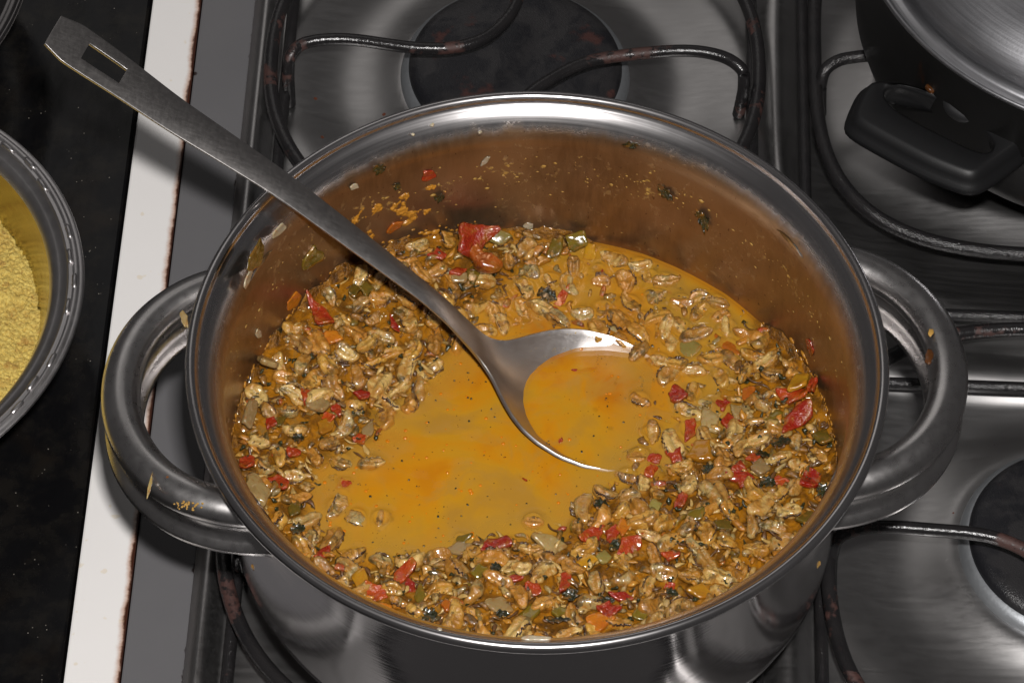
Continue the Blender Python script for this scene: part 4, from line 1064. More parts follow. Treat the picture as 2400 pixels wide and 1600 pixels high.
 (T, 1312, 1033, 20, 18, 0, 'red tomato dot in the broth held by the spoon', -0.0012),
 (T, 1203, 1104, 56, 18, 45, 'red tomato strip floating in front of the spoon', -0.0030),
 (T, 955, 1072, 26, 20, 0, 'faint red tomato bit sunk in the left pool', -0.0032),
]
def fix_depth(o, dz):
    pass
for q in PIECES:
    kind, x, y, w, h, ang, lab = q[:7]; dz = q[7] if len(q) > 7 else 0.0; tl = q[8] if len(q) > 8 else None
    k = 2352/2400; p = at(x*k, y*k, ZB)
    if (sdist(POOL, p[0], p[1]) < -0.004 or sdist(SHAL, p[0], p[1]) < -0.001):
        # floats: measure depth from the surface of the broth
        hh = float(np.clip(heap(p[0], p[1]), -0.004, 0.02)); dz = dz-hh-0.0014+(0.0006 if dz > -0.0005 else 0.0)
        tl = tl or (0.05, -0.05)
    put_piece(kind, x, y, w, h, ang, lab, dz, tl, rough=0.30 if kind == T else (0.16 if kind in ('green', 'pale', 'onion', 'yellow') else 0.22), corners=4, bend=0.25 if kind == T else 0.12)
# the roasted mussel
rme = MUS[5][0].copy(); rme.materials.clear()
ro = link('roasted_mussel', rme, VM['char']); pz = at(1110, 600, ZB+0.010); ro.location = Vector(pz)+Vector((0, 0, 0.002)); ro.rotation_euler = (0.3, 0.1, -0.75); ro.scale = (1.25, 1.4, 1.2)
tag(ro, 'charred orange roasted mussel under the largest red tomato chunk', 'mussel'); LAND.append((pz[0], pz[1], 'charred orange roasted mussel', 'char')); OCC.append((pz[0], pz[1], 0.008)); TOUCH.append(False)

# --- mussels: placed over the heap
TINTS = [('cream', (0.62, 0.42, 0.14)), ('golden', (0.58, 0.305, 0.044)), ('orange', (0.55, 0.22, 0.024)), ('greyish', (0.34, 0.26, 0.105)), ('brownish', (0.27, 0.125, 0.032))]
TW = [0.28, 0.26, 0.17, 0.17, 0.12]
SHORT = {}
def short(label):
    for cut in (', ', ' against ', ' beside ', ' in the ', ' near ', ' at the ', ' between ', ' left of ', ' right of ', ' below ', ' above ', ' by the ', ' on the ', ' on top', ' touching ', ' under ', ' behind ', ' close ', ' floating ', ' leaning ', ' poking ', ' sunk', ' half sunk'):
        i = label.find(cut)
        if i > 0: label = label[:i]
    return label
from collections import Counter
cnt = Counter(short(l[2]) for l in LAND)
LM = [(x, y, short(l)) for x, y, l, kd in LAND if kd not in ('herb',) and cnt[short(l)] == 1]
SECT = [(-0.30, 'right heap'), (0.45, 'right heap by the wall'), (1.1, 'back right broth'), (1.9, 'back heap'), (2.75, 'upper left heap'), (3.5, 'left heap')]
def sector(x, y):
    a = math.degrees(math.atan2(y, x)) % 360; r = math.hypot(x, y)
    if r < 0.055: return 'near the spoon'
    if a < 35 or a > 340: return 'in the right heap'
    if a < 75: return 'in the back right shallows'
    if a < 115: return 'at the back wall'
    if a < 155: return 'in the upper left heap'
    if a < 215: return 'in the left heap'
    if a < 245: return 'in the lower left heap'
    if a < 295: return 'in the heap by the near rim'
    return 'in the front right heap'
pts = []
def try_put(x, y, md):
    for (a, b_, r0) in OCC:
        if (x-a)**2+(y-b_)**2 < (r0+0.0036)**2: return False
    for (a, b_) in pts:
        if (x-a)**2+(y-b_)**2 < md*md: return False
    pts.append((x, y)); return True
FIX = [(1365, 730), (1191, 619), (1174, 693), (1117, 713), (1227, 664), (1130, 666), (1060, 676), (979, 612), (1415, 715), (1476, 702), (1504, 740), (1561, 759), (1456, 789), (1568, 791), (1632, 778), (1704, 757), (1755, 776), (1785, 800), (1561, 1246), (1612, 1252), (1517, 1390), (1672, 1175), (835, 1205), (893, 1208), (960, 940), (785, 925), (745, 960), (800, 1075), (1470, 1110), (1500, 1060), (1500, 930), (1540, 1160), (1370, 1190), (1300, 1320), (690, 800), (660, 880), (1640, 720), (1335, 655), (1290, 650), (1520, 640), (1600, 700), (1400, 770), (1500, 615), (1560, 650), (1640, 690), (1690, 735), (1440, 600), (1465, 655), (1545, 740), (1600, 760), (870, 1080), (905, 970), (985, 905), (790, 1180), (780, 1255), (1250, 1215)]
for fx_, fy_ in FIX:
    p = at(fx_*0.98, fy_*0.98, ZB+0.003); pts.append((p[0], p[1]))
tries = 0
for md in (0.0102, 0.0092, 0.0082, 0.0076, 0.0070, 0.0064):
    for _ in range(4000):
        if len(pts) >= 300: break
        r_ = 0.1285*math.sqrt(rng.random()); a_ = rng.uniform(0, 2*math.pi); x, y = r_*math.cos(a_), r_*math.sin(a_)
        dp = float(sdist(POOL, x, y)); ds = float(sdist(SHAL, x, y))
        if dp < 0.0035: continue
        if ds < 0 and rng.random() < 0.25: continue
        try_put(x, y, md)
mcount = 0; LABELS = Counter(); MLAB = []
for i, (x, y) in enumerate(pts):
    v = rng.randrange(NV); me, me2, shape, L_, W_, H_ = MUS[v]
    hh = float(heap(x, y)); shallow = float(sdist(SHAL, x, y)) < 0 or float(sdist(POOL, x, y)) < 0
    tn, tc = rng.choices(TINTS, TW)[0]
    z = ZB + (hh + rng.uniform(-0.0004, 0.0022) if not shallow else rng.uniform(-0.0014, 0.0010))
    t = thing('mussel', None, 'mussel', (x, y, z), 'cooked mussels in the stew')
    b1 = bpy.data.objects.new('meat', me); b2 = bpy.data.objects.new('mantle', me2)
    j = rng.uniform(0.78, 1.12)
    for o in (b1, b2): COL.objects.link(o); o.parent = t; o.color = (tc[0]*j, tc[1]*j, tc[2]*j, 1)
    if shallow: t.rotation_euler = (rng.uniform(-0.5, 0.5), rng.uniform(-0.15, 0.15), rng.uniform(0, 6.28))
    else: t.rotation_euler = (rng.uniform(-0.8, 0.8), rng.uniform(-0.38, 0.38), rng.uniform(0, 6.28))
    s = rng.uniform(0.72, 1.08); t.scale = (s, s*rng.uniform(0.9, 1.1), s*rng.uniform(0.9, 1.15))
    # label: tint, shape and nearest landmark
    best = sorted((math.hypot(x-a, y-b_), nm, a, b_) for a, b_, nm in LM)
    opts = []
    for d, nm, a, b_ in best[:4]:
        if d > 0.030: continue
        rel = ('right of' if x-a > 0 else 'left of') if abs(x-a) > abs(y-b_) else ('behind' if y-b_ > 0 else 'in front of')
        near = 'just ' if d < 0.011 else ''
        opts.append(f'{tn} {shape} mussel {near}{rel} the {nm}')
    near2 = [b_[1] for b_ in best[:5] if b_[0] < 0.036]
    for i1 in range(len(near2)):
        for i2 in range(i1+1, len(near2)): opts.append(f'{tn} {shape} mussel between the {near2[i1]} and the {near2[i2]}')
    opts += [f'{tn} {shape} mussel {sector(x, y)}', f'{tn} mussel {sector(x, y)}, lying {"across" if abs(math.sin(t.rotation_euler.z)) < 0.7 else "lengthwise"}', f'{tn} {shape} mussel {sector(x, y)}, {"close to the wall" if math.hypot(x, y) > 0.115 else "away from the wall"}']
    opts = [l for l in opts if len(l.split()) <= 16]
    lab = next((l for l in opts if l not in LABELS), opts[-1])
    LABELS[lab] += 1; t['label'] = lab

# --- shreds, crumbs of meat and herb flecks that fill the gaps
def shreds(name, n, m, label, wr, lr, seed, zoff=0.0):
    r = random.Random(seed); V = []; F = []; k = 0
    while k < n:
        r_ = 0.131*math.sqrt(r.random()); a_ = r.uniform(0, 2*math.pi); x, y = r_*math.cos(a_), r_*math.sin(a_)
        if float(sdist(POOL, x, y)) < 0.001: continue
        sh = float(sdist(SHAL, x, y)) < 0
        if sh and r.random() < 0.6: continue
        k += 1
        L = r.uniform(*lr); w = r.uniform(*wr); yaw = r.uniform(0, 6.28); cv = r.uniform(-2.6, 2.6)/L*0.6
        z0 = ZB+float(heap(x, y))+r.uniform(-0.0012, 0.0016)+zoff if not sh else ZB+r.uniform(-0.0012, 0.0004)
        px, py = x, y; b0 = len(V); ns = 7; rise = r.uniform(-0.35, 0.35); ph = r.uniform(0, 6.28)
        for i in range(ns):
            s_ = i/(ns-1); ww = w*(0.35+0.65*math.sin(math.pi*s_))*(1+0.3*math.sin(7*s_+ph)); zz = z0+rise*L*(s_-0.5)+0.0006*math.sin(5*s_+ph)
            sx, sy = -math.sin(yaw), math.cos(yaw)
            if math.hypot(px, py) > RW-0.0012: f_ = (RW-0.0012)/math.hypot(px, py); px *= f_; py *= f_
            th = w*0.42
            V += [(px+sx*ww, py+sy*ww, zz-th*0.3), (px+sx*ww*0.4, py+sy*ww*0.4, zz+th), (px-sx*ww*0.5, py-sy*ww*0.5, zz+th*0.7), (px-sx*ww, py-sy*ww, zz-th*0.3), (px, py, zz-th)]
            px += math.cos(yaw)*L/(ns-1); py += math.sin(yaw)*L/(ns-1); yaw += cv*L/(ns-1)
        F += grid_faces(ns, 5, wrap_c=True, off=b0)
        F += [tuple(b0+i for i in range(5)), tuple(b0+(ns-1)*5+i for i in range(5))]
    tag(link(name, recalc(mesh(name, V, F)), m), label, None, None, 'stuff')
M_SH1 = simple('cream_shred', (0.50, 0.32, 0.10), 0.2, 0, 0.9, 700, 0.35, 0.6)
M_SH2 = simple('brown_shred', (0.12, 0.055, 0.020), 0.2, 0, 0.9, 700, 0.5, 0.6)
M_SH3 = simple('orange_shred', (0.46, 0.20, 0.025), 0.2, 0, 0.9, 700, 0.4, 0.6)
M_SH4 = simple('herb_fleck', (0.030, 0.030, 0.010), 0.25, 0, 0.7, 700, 0.5, 0.4)
shreds('cream_shreds', 330, M_SH1, 'cream shreds of mussel meat through the stew', (0.0005, 0.0014), (0.003, 0.009), 21)
shreds('brown_shreds', 620, M_SH2, 'dark brown mussel beards and frills through the stew', (0.0004, 0.0011), (0.003, 0.009), 22)
shreds('orange_shreds', 420, M_SH3, 'orange shreds soaked with sauce through the stew', (0.0005, 0.0015), (0.003, 0.008), 23)
shreds('herb_flecks', 420, M_SH4, 'tiny dark herb flecks through the stew', (0.0005, 0.0013), (0.0015, 0.004), 24, 0.0012)

# --- torn scraps of mussel meat matted together between the whole ones
def scrap_mat():
    b = MB('mussel_scrap'); o = b.coord('Object'); n = b.noise(o, 420, 4, 0.65, 0.4)
    c = b.mix(b.rng(n, 0.45, 0.62), b.attr('tint', 'Color'), (0.10, 0.050, 0.012))
    c = b.mix(b.math('MULTIPLY', b.rng(b.noise(o, 150, 4, 0.6), 0.42, 0.60), 0.6), c, (0.40, 0.165, 0.014))
    b.P(Base__Color=c, Roughness=0.28, Coat__Weight=1.0, Coat__IOR=1.6, Coat__Roughness=0.08)
    b.cnrm(b.bump(b.noise(o, 300, 2, 0.4), 0.25, 0.0010)); b.nrm(b.bump(n, 0.8, 0.0012))
    return b.m
def scraps(n, seed):
    r = random.Random(seed); V = []; F = []; Cc = []; k = 0
    ico = bmesh.new(); bmesh.ops.create_icosphere(ico, subdivisions=2, radius=1); P = np.array([v.co[:] for v in ico.verts]); T_ = np.array([[v.index for v in f.verts] for f in ico.faces]); ico.free()
    pal = [(0.50, 0.33, 0.11), (0.52, 0.29, 0.06), (0.50, 0.19, 0.02), (0.30, 0.22, 0.08), (0.16, 0.075, 0.02), (0.10, 0.07, 0.02), (0.36, 0.05, 0.012), (0.22, 0.14, 0.018)]
    pw = [5, 5, 4, 3, 3, 2, 1.2, 1.4]
    while k < n:
        r_ = 0.1315*math.sqrt(r.random()); a_ = r.uniform(0, 2*math.pi); x, y = r_*math.cos(a_), r_*math.sin(a_)
        if float(sdist(POOL, x, y)) < 0.0015: continue
        sh = float(sdist(SHAL, x, y)) < 0
        if sh and r.random() < 0.45: continue
        if any((x-a)**2+(y-b_)**2 < (r0*0.75)**2 for a, b_, r0 in OCC): continue
        L = r.uniform(0.0012, 0.0036); W = L*r.uniform(0.35, 0.7); H = L*r.uniform(0.3, 0.55); yaw = r.uniform(0, 6.28)
        q = 1+0.38*fbm(P[:, 0]*1.3+k*3.7, P[:, 1]*1.3, P[:, 2]*1.3, seed, 2)
        px, py, pz = P[:, 0]*q*L, P[:, 1]*q*W, P[:, 2]*q*H
        py = py+0.5*W*np.sin(px/L*2+k)
        z0 = ZB+float(heap(x, y))+r.uniform(-0.0002, 0.0022) if not sh else ZB+r.uniform(-0.0012, 0.0002)
        pz = pz+px*r.uniform(-0.4, 0.4); c_, s_ = math.cos(yaw), math.sin(yaw); X_ = x+px*c_-py*s_; Y_ = y+px*s_+py*c_
        R2 = np.hypot(X_, Y_); f_ = np.minimum(1, (RW-0.0006)/np.maximum(R2, 1e-6)); b0 = len(P)*k
        V.append(np.stack([X_*f_, Y_*f_, z0+pz], 1)); F.append(T_+b0); j = r.uniform(0.75, 1.15); t_ = r.choices(pal, pw)[0]
        Cc.append(np.tile([t_[0]*j, t_[1]*j, t_[2]*j, 1.0], (len(P), 1))); k += 1
    me = mesh('mussel_scraps', np.vstack(V), np.vstack(F))
    me.attributes.new('tint', 'FLOAT_COLOR', 'POINT').data.foreach_set('color', np.vstack(Cc).ravel().astype(np.float32))
    tag(link('mussel_scraps', me, scrap_mat()), 'small torn scraps of mussel and vegetable matted through the heap', None, None, 'stuff')
scraps(1150, 51)
# ------------------------------------------------------------------ broth
def broth_mat(name, top):
    b = MB(name); o = b.coord('Object'); x, y, z = b.sep(o)
    n = b.noise(o, 17, 4, 0.55, 0.9); n2 = b.noise(o, 48, 4, 0.6, 0.9); f = b.noise(o, 1500, 2, 0.6)
    r = b.math('SQRT', b.math('ADD', b.math('MULTIPLY', x, x), b.math('MULTIPLY', y, y)))
    c = b.ramp(n, [(0.34, (0.56, 0.285, 0.034)), (0.44, (0.68, 0.33, 0.016)), (0.54, (0.74, 0.30, 0.007)), (0.68, (0.64, 0.195, 0.003))])
    c = b.mix(b.math('MULTIPLY', b.rng(n2, 0.50, 0.66), 0.60), c, (0.55, 0.29, 0.045))
    dp_ = b.rng(b.math('ADD', b.attr('deep', 'Fac'), b.math('MULTIPLY', b.math('SUBTRACT', n2, 0.5), 0.9)), 0.25, 0.75)
    c = b.mix(b.math('MULTIPLY', b.math('SUBTRACT', 1.0, dp_), 0.45), c, (0.56, 0.33, 0.055))
    c = b.mix(b.math('MULTIPLY', b.attr('edge', 'Fac'), 0.45), c, (0.50, 0.26, 0.045))
    # oil line along the wall
    c = b.mix(b.math('MULTIPLY', b.rng(r, 0.1300, 0.1340), 0.6), c, (0.55, 0.19, 0.006))
    dots = b.math('MULTIPLY', b.rng(b.vor(o, 420), 0.16, 0.08), b.rng(b.noise(o, 130, 1), 0.55, 0.62))
    c = b.mix(b.math('MULTIPLY', dots, 0.6), c, (0.13, 0.04, 0.004))
    b.P(Base__Color=c, Roughness=0.07 if top else 0.6, Specular__IOR__Level=0.5 if top else 0.0, IOR=1.34)
    if top:
        film = b.attr('film', 'Fac')
        sc = b.ramp(b.noise(o, 120, 5, 0.65, 0.6), [(0.32, (0.08, 0.034, 0.006)), (0.47, (0.26, 0.100, 0.008)), (0.58, (0.52, 0.200, 0.008)), (0.72, (0.30, 0.18, 0.05))])
        b.P(Base__Color=b.mix(film, c, sc))
        b.P(Alpha=b.math('ADD', 0.42, b.math('ADD', b.math('MULTIPLY', n2, 0.16), b.math('ADD', b.math('MULTIPLY', b.attr('deep', 'Fac'), 0.12), b.math('MULTIPLY', film, 0.08)))))
        b.nrm(b.bump(b.math('ADD', b.noise(o, 240, 2, 0.5), b.math('MULTIPLY', f, 0.06)), 0.10, 0.0006))
    else: b.P(Alpha=0.66)
    return b.m
nr_, na_ = 230, 560
rr = RW*np.linspace(0.0, 1, nr_)**0.8; rr[-1] = RW-0.0001
aa = np.linspace(0, 2*math.pi, na_, endpoint=False)
Rg, Ag = np.meshgrid(rr, aa, indexing='ij'); X = Rg*np.cos(Ag); Y = Rg*np.sin(Ag)
Hh = heap(X, Y)
Film = np.clip((Hh+0.0012)/0.0030, 0, 1)*np.clip(sdist(SHAL, X, Y)/0.004, 0, 1)
Lift = np.maximum(0, Hh-0.0010+0.0011*fbm(X*110, Y*110, 0, 61, 3))*Film
Zt = ZB + Lift + 0.00022*fbm(X*70, Y*70, 0, 77, 2) + 0.0012*np.exp(-(RW-Rg)/0.0014)
xf, yf = X.ravel(), Y.ravel(); zt = Zt.ravel().copy(); base_ = Zt.ravel().copy(); edge = np.zeros_like(zt)
def menisc(px, py, rad, amp, wd=0.0016):
    sel = np.where((np.abs(xf-px) < rad+0.008) & (np.abs(yf-py) < rad+0.008))[0]
    d = np.hypot(xf[sel]-px, yf[sel]-py)-rad; d = np.where(d < 0, -d*2.2, d)
    zt[sel] = np.maximum(zt[sel], base_[sel]+amp*np.exp(-d/wd))
    edge[sel] = np.maximum(edge[sel], np.exp(-d/0.004))
for (x, y) in pts: menisc(x, y, 0.0040, 0.0013)
for (x, y, r0), tt in zip(OCC, TOUCH):
    if tt: menisc(x, y, r0, 0.0010)
bmesh_ = mesh('broth', np.stack([xf, yf, zt], 1), grid_faces(nr_, na_, wrap_c=True)); recalc(bmesh_)
if bmesh_.polygons[5000].normal.z < 0: bmesh_.flip_normals()
bmesh_.attributes.new('edge', 'FLOAT', 'POINT').data.foreach_set('value', edge.astype(np.float32))
bmesh_.attributes.new('deep', 'FLOAT', 'POINT').data.foreach_set('value', np.clip(np.maximum(-sdist(POOL, X, Y)/0.022, np.where(sdist(SHAL, X, Y) < 0, 0.62, 0)), 0, 1).ravel().astype(np.float32))
bmesh_.attributes.new('film', 'FLOAT', 'POINT').data.foreach_set('value', Film.ravel().astype(np.float32))
bo_ = tag(link('broth', bmesh_, broth_mat('broth_surface', True)), 'orange yellow oily broth pooling between the mussels', None, None, 'stuff')
M_B2 = broth_mat('broth_murk', False)
for dz in (0.0013, 0.0028):
    disc = lathe('broth_depth', [(0.0001, ZB-dz), (0.04, ZB-dz), (0.09, ZB-dz), (RW-0.0003, ZB-dz)], 160)
    d_ = link('broth_depth', disc, M_B2, bo_)
    d_['kind'] = 'stuff'

# oil beads and herb dust floating on the open broth
def floaters(name, n, rad, hgt, m, label, seed):
    r = random.Random(seed); V = []; F = []; k = 0
    while k < n:
        r_ = 0.128*math.sqrt(r.random()); a_ = r.uniform(0, 2*math.pi); x, y = r_*math.cos(a_), r_*math.sin(a_)
        inp = float(sdist(POOL, x, y)) < -0.002; ins = float(sdist(SHAL, x, y)) < -0.001
        if not (inp or ins): continue
        if (Vector((x, y))-Vector((SO[0]+hd[0]*0.03, SO[1]+hd[1]*0.03))).length < 0.027 : continue
        s = r.uniform(*rad); yaw = r.uniform(0, 6.28); asp = r.uniform(0.45, 1.0) if hgt < 0.12 else 1.0; b0 = len(V); z = ZB+0.00008
        V.append((x, y, z+s*hgt+0.0001))
        for ring_, (fr_, fz_) in enumerate([(0.6, 0.75), (1.0, 0.0)]):
            for q in range(8):
                a = q*math.pi/4; jx = 1+(0.0 if hgt > 0.12 else r.uniform(-0.25, 0.25)); ex, ey = s*fr_*math.cos(a)*jx, s*fr_*asp*math.sin(a)*jx
                V.append((x+ex*math.cos(yaw)-ey*math.sin(yaw), y+ex*math.sin(yaw)+ey*math.cos(yaw), z+s*hgt*fz_+0.0001*(1-fr_)-0.0002*(fr_ == 1.0)))
        for q in range(8):
            F.append((b0, b0+1+q, b0+1+(q+1) % 8)); F.append((b0+1+q, b0+9+q, b0+9+(q+1) % 8, b0+1+(q+1) % 8))
        k += 1
    tag(link(name, recalc(mesh(name, V, F)), m), label, None, None, 'stuff')
M_OIL = simple('orange_oil', (0.62, 0.19, 0.004), 0.08, 0, 0, 300, 0.25, 0.5)
floaters('oil_beads', 150, (0.0003, 0.0011), 0.22, M_OIL, 'small orange oil beads floating on the broth', 71)
floaters('herb_dust', 230, (0.0002, 0.0008), 0.05, M_SH4, 'fine dark herb dust floating on the broth', 72)

# ------------------------------------------------------------------ bits stuck on the pot wall and elsewhere
def wall_piece(kind, x, y, w, h, ang, label, name=None, thick=0.0012):
    """flattened on the inner wall: x, y in 2400 px frame"""
    k = 2352/2400; d = CF*CAM_F + CR*(x-1200) - CU*(y-800)
    # first hit with the inside of the cylinder beyond the axis
    A = d[0]**2+d[1]**2; B = 2*(CAM_C[0]*d[0]+CAM_C[1]*d[1]); Cc = CAM_C[0]**2+CAM_C[1]**2-(RW-0.0004)**2
    t = (-B+math.sqrt(B*B-4*A*Cc))/(2*A); p = CAM_C+d*t
    a = math.atan2(p[1], p[0])
    # tangent frame of the wall
    tx = np.array([-math.sin(a), math.cos(a), 0]); tz = np.array([0, 0, 1.0]); nrm = np.array([-math.cos(a), -math.sin(a), 0])
    def proj(P): 
        q = P-CAM_C; ww = q@CF; return np.array([1200+CAM_F*(q@CR)/ww, 800-CAM_F*(q@CU)/ww])
    e = 0.001; J = np.array([(proj(p+tx*e)-proj(p))/e, (proj(p+tz*e)-proj(p))/e]).T
    Ji = np.linalg.inv(J); ar = math.radians(ang)
    u = Ji@np.array([math.cos(ar), math.sin(ar)]); v = Ji@np.array([-math.sin(ar), math.cos(ar)])
    L = w*np.linalg.norm(u); W = h*np.linalg.norm(v); rot = math.atan2(u[1], u[0])
    seed = int(x*3+y*11) % 9973
    nm = name or NAMES[kind][0]
    me = leaf_mesh(nm, seed, L, W) if kind == 'herb' else piece_mesh(nm, seed, L, W, thick, 0.2, 5, 0.05)
    o = link(nm, me, VM[kind])
    ex = tx*math.cos(rot)+tz*math.sin(rot); ey = np.cross(nrm, ex)
    o.matrix_world = Matrix(((ex[0], ey[0], nrm[0], p[0]), (ex[1], ey[1], nrm[1], p[1]), (ex[2], ey[2], nrm[2], p[2]), (0, 0, 0, 1)))
    tag(o, label, NAMES[kind][1], 'bits stuck on the pot wall')
    return o
for q in [
 ('green', 732, 604, 40, 56, 15, 'olive pepper slab stuck to the left wall, nearest the spoon handle', None, 0.002),
 ('green', 600, 604, 34, 80, 25, 'dark olive pepper strip stuck high on the left wall', None, 0.0015),
 ('orange', 687, 708, 30, 30, 0, 'orange flake stuck on the left wall', None, 0.0012),
 ('white', 581, 655, 12, 46, 28, 'white sliver stuck on the left wall below the dark pepper strip', None, 0.001),
 ('white', 653, 542, 50, 14, -30, 'pinkish sliver stuck at the left rim under the spoon handle', None, 0.001),
 ('white', 606, 783, 16, 20, 30, 'white oval scrap stuck low on the left wall', None, 0.001),
 ('white', 1138, 377, 12, 24, 15, 'white grain stuck high on the back wall', None, 0.001),
 ('white', 829, 438, 18, 16, 0, 'white crumb on the back left wall above the spoon handle', None, 0.001),
 ('tomato', 1003, 413, 36, 24, 0, 'small bright tomato flake alone high on the back wall', None, 0.0015),
 ('herb', 888, 394, 24, 20, 10, 'herb leaf stuck on the back left wall', None),
 ('herb', 930, 436, 20, 14, -45, 'herb scrap left of the lone tomato flake', None),
 ('herb', 1030, 461, 24, 16, 0, 'herb scrap below the lone tomato flake', None),
 ('herb', 1560, 450, 50, 18, 38, 'long herb shred on the back right wall', None),
 ('herb', 1650, 512, 26, 36, 10, 'curved herb leaf on the right wall', None),
 ('herb', 1480, 338, 20, 28, 60, 'herb flake near the top of the back wall', None),
 ('tomato', 1898, 812, 16, 40, -8, 'thin orange red streak of tomato on the right wall', None, 0.001),
 ('orange', 925, 532, 38, 18, -35, 'orange paste scrap right of the paste smear', None, 0.0015),
 ('white', 1240, 530, 22, 18, 20, 'pale crumb on the back wall', None, 0.001),
 ('onion', 1275, 540, 14, 14, 0, 'pale onion crumb beside the pale crumb on the back wall', None, 0.001),
]:
    wall_piece(*q[:7], name=q[7], thick=q[8] if len(q) > 8 else 0.001)
# orange paste smeared on the wall behind the spoon handle, and crumbs: real lumps in one object each
def wall_lumps(name, n, region, size, m, label, seed):
    r = random.Random(seed); V = []; F = []
    ico = bmesh.new(); bmesh.ops.create_icosphere(ico, subdivisions=1, radius=1); P = [v.co[:] for v in ico.verts]; T_ = [[v.index for v in f.verts] for f in ico.faces]; ico.free()
    for _ in range(n):
        a, z = region(r)
        s = size*math.exp(r.gauss(0, 0.45)); sx, sz = s*r.uniform(0.7, 1.8), s*r.uniform(0.6, 1.2)
        ca, sa = math.cos(a), math.sin(a); rad = RW-0.0001; b0 = len(V)
        for (px, py, pz) in P:
            j = 1+r.uniform(-0.25, 0.25)
            rr_ = rad-max(0, py)*s*0.45; aa_ = a+px*sx*j/RW
            V.append((rr_*math.cos(aa_), rr_*math.sin(aa_), z+pz*sz*j))
        F += [tuple(b0+i for i in f) for f in T_]
    tag(link(name, recalc(mesh(name, V, F)), m), label, None, None, 'stuff')
M_CRUMB = simple('dried_sauce_crumbs', (0.42, 0.24, 0.055), 0.4, 0, 0.5, 700, 0.35, 0.2)
M_PASTE = simple('orange_paste', (0.46, 0.20, 0.022), 0.3, 0, 0.8, 500, 0.35, 0.4)
def reg_band(r):
    a = math.radians(r.gauss(80, 42)); z = HR-0.040+r.gauss(0, 0.0045)+0.002*math.sin(a*7)
    return a, z
def reg_all(r): return math.radians(r.uniform(-10, 190)), r.uniform(ZB+0.006, HR-0.022)
wall_lumps('sauce_crumbs', 160, reg_band, 0.00042, M_CRUMB, 'ring of tiny dried sauce crumbs high on the pot wall', 3)
wall_lumps('sauce_specks', 210, reg_all, 0.00026, M_CRUMB, 'scattered sauce specks all over the pot wall', 4)
def wall_patch(name, a0, a1, z0, z1, na, nz, thr, seed, hgt, m, label, fa=1.0, fz=1.0):
    A_ = np.radians(np.linspace(a0, a1, na)); Z_ = np.linspace(z0, z1, nz); A2, Z2 = np.meshgrid(A_, Z_, indexing='ij')
    f_ = fbm(A2*RW*230*fa, Z2*230*fz, 0, seed, 4)
    u_ = np.linspace(-1, 1, na)[:, None]; v_ = np.linspace(-1, 1, nz)[None, :]
    f_ = f_-thr-1.1*(u_**4)-1.1*(v_**4)
    h_ = hgt*np.clip(f_*3, -0.2, 1)*(0.7+0.5*fbm(A2*RW*900, Z2*900, 0, seed+3, 2)); r_ = RW+0.0001-h_
    V_ = np.stack([(r_*np.cos(A2)).ravel(), (r_*np.sin(A2)).ravel(), Z2.ravel()], 1)
    keep_ = (f_ > -0.08).ravel()
    F_ = [q for q in grid_faces(na, nz) if all(keep_[i] for i in q)]
    used = np.zeros(len(V_), bool); used[np.array(F_).ravel()] = True; ix = -np.ones(len(V_), int); ix[used] = np.arange(used.sum())
    tag(link(name, recalc(mesh(name, V_[used], [tuple(ix[i] for i in q) for q in F_])), m), label, None, None, 'stuff')
wall_patch('paste_smear', 107, 131, HR-0.064, HR-0.030, 150, 130, 0.02, 8, 0.0011, M_PASTE, 'orange paste smear on the wall behind the spoon handle', 1.0, 0.8)
wall_patch('sauce_tidemark', 55, 106, HR-0.046, HR-0.029, 260, 50, 0.62, 15, 0.0005, M_CRUMB, 'broken dried tidemark of sauce high on the back wall', 0.8, 1.6)
wall_patch('side_tidemark', -12, 50, HR-0.052, HR-0.028, 300, 60, 0.80, 19, 0.0004, M_CRUMB, 'faint dried tidemark of sauce on the right wall', 0.8, 1.4)
wall_patch('left_smears', 135, 205, HR-0.060, HR-0.026, 300, 80, 0.85, 27, 0.0003, M_CRUMB, 'thin slanting smears of sauce on the left wall', 0.35, 1.6)
# meat shreds along the heap edge on the walls
def reg_edge(r):
    a = r.choice([r.uniform(100, 215), r.uniform(-25, 40), r.uniform(215, 335)]); a = math.radians(a)
    h = float(heap(0.131*math.cos(a), 0.131*math.sin(a)))
    return a, ZB+h+abs(r.gauss(0, 0.0030))
wall_lumps('stew_crust', 420, reg_edge, 0.0007, M_PASTE, 'crust of stew shreds along the wall at the heap edge', 11)
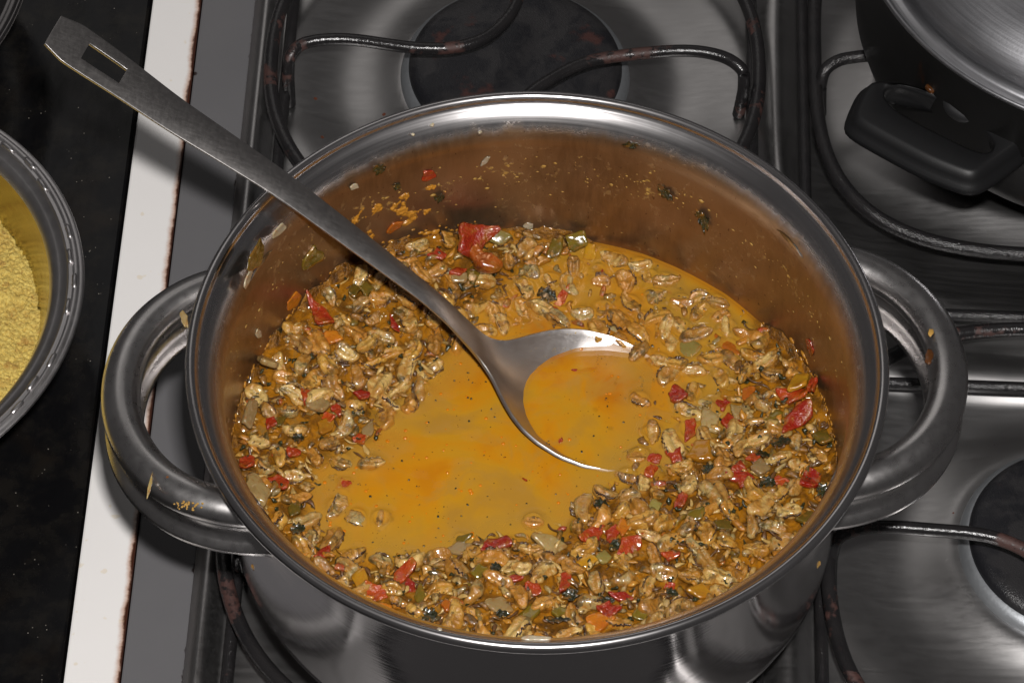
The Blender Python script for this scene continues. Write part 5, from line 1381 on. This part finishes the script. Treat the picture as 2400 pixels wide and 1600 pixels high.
# droplets and crumbs on the rim
VM['crumb'] = M_CRUMB; VM['burnt'] = simple('burnt_food', (0.075, 0.026, 0.006), 0.3, 0, 0.8, 400, 0.5, 0.5)
def blob_on(x, y, z, rx, ry, rz, m, name, label, cat, ang=0):
    me = piece_mesh(name, int(x*1e5+y*1e4) % 997, rx*2, ry*2, rz*2, 0.3, 5, 0.05)
    o = link(name, me, m); o.location = (x, y, z); o.rotation_euler = (0, 0, ang); return tag(o, label, cat, 'small spills on pot and handles')
for (x, y, w, h, ang, lab) in [(1013, 280, 12, 8, 40, 'white drip on the back left of the pot rim'), (968, 303, 10, 8, 10, 'white drip below another drip on the back left rim'), (1125, 299, 12, 6, -40, 'faint pale drip on the back rim'), (1030, 1478, 14, 8, 30, 'yellow crumb on the near rim left of middle'), (1255, 1484, 66, 12, -3, 'pale sliver lying along the near rim')]:
    p = at(x*0.98, y*0.98, HR-0.002); r_ = math.hypot(p[0], p[1]); 
    blob_on(p[0], p[1], HR-0.0008 if r_ > 0.1445 else HR-0.0055, w/10700, h/8600, 0.0006, VM['white'], 'drip', lab, 'drip', -math.radians(ang))
for (x, y, w, h, ang, lab, kd) in [(432, 745, 16, 44, -15, 'green pale sliver hanging inside the left handle', 'onion'), (352, 1135, 8, 54, 5, 'limp onion shred on the lower left handle', 'onion'), (2182, 778, 14, 20, 10, 'small brown spot on the right handle', 'crumb'), (2178, 836, 22, 34, 10, 'brown grease patch inside the right handle', 'burnt')]:
    p = at(x*0.98, y*0.98, 0.1400); blob_on(p[0], p[1], 0.1400, w/10700, h/8600, 0.0005, VM[kd], 'spill', lab, 'spill', -math.radians(ang))
def crumb_patch(x, y, z, sx, sy, n, m, name, label, seed):
    r = random.Random(seed); bm = bmesh.new(); p = at(x*0.98, y*0.98, z)
    for _ in range(n):
        q = bmesh.ops.create_icosphere(bm, subdivisions=1, radius=r.uniform(0.0002, 0.0006)); dx, dy = r.gauss(0, sx), r.gauss(0, sy)
        for v in q['verts']: v.co = (p[0]+dx+v.co.x*r.uniform(0.8, 1.3), p[1]+dy+v.co.y*r.uniform(0.8, 1.3), z-0.00005-abs(dy)*0.25+v.co.z*0.6)
    me = bpy.data.meshes.new(name); bm.to_mesh(me); bm.free(); tag(link(name, me, m), label, None, None, 'stuff')
crumb_patch(440, 1180, 0.1398, 0.0026, 0.0012, 46, M_CRUMB, 'grease_crumbs', 'golden grease crumbs on the lower left pot handle', 5)
# food baked behind the black pan's handle
for (x, y, w, h, lab) in [(2185, 205, 34, 26, 'shiny brown food lump behind the black pan handle, left one'), (2222, 215, 34, 24, 'brown food lump behind the black pan handle, middle one'), (2330, 275, 50, 30, 'dark brown food lump behind the black pan handle, right one')]:
    p = at(x*0.98, y*0.98, 0.092); blob_on(p[0], p[1], 0.092, w/10700, h/9000, 0.0016, VM['burnt'], 'burnt_food', lab, 'food scrap')
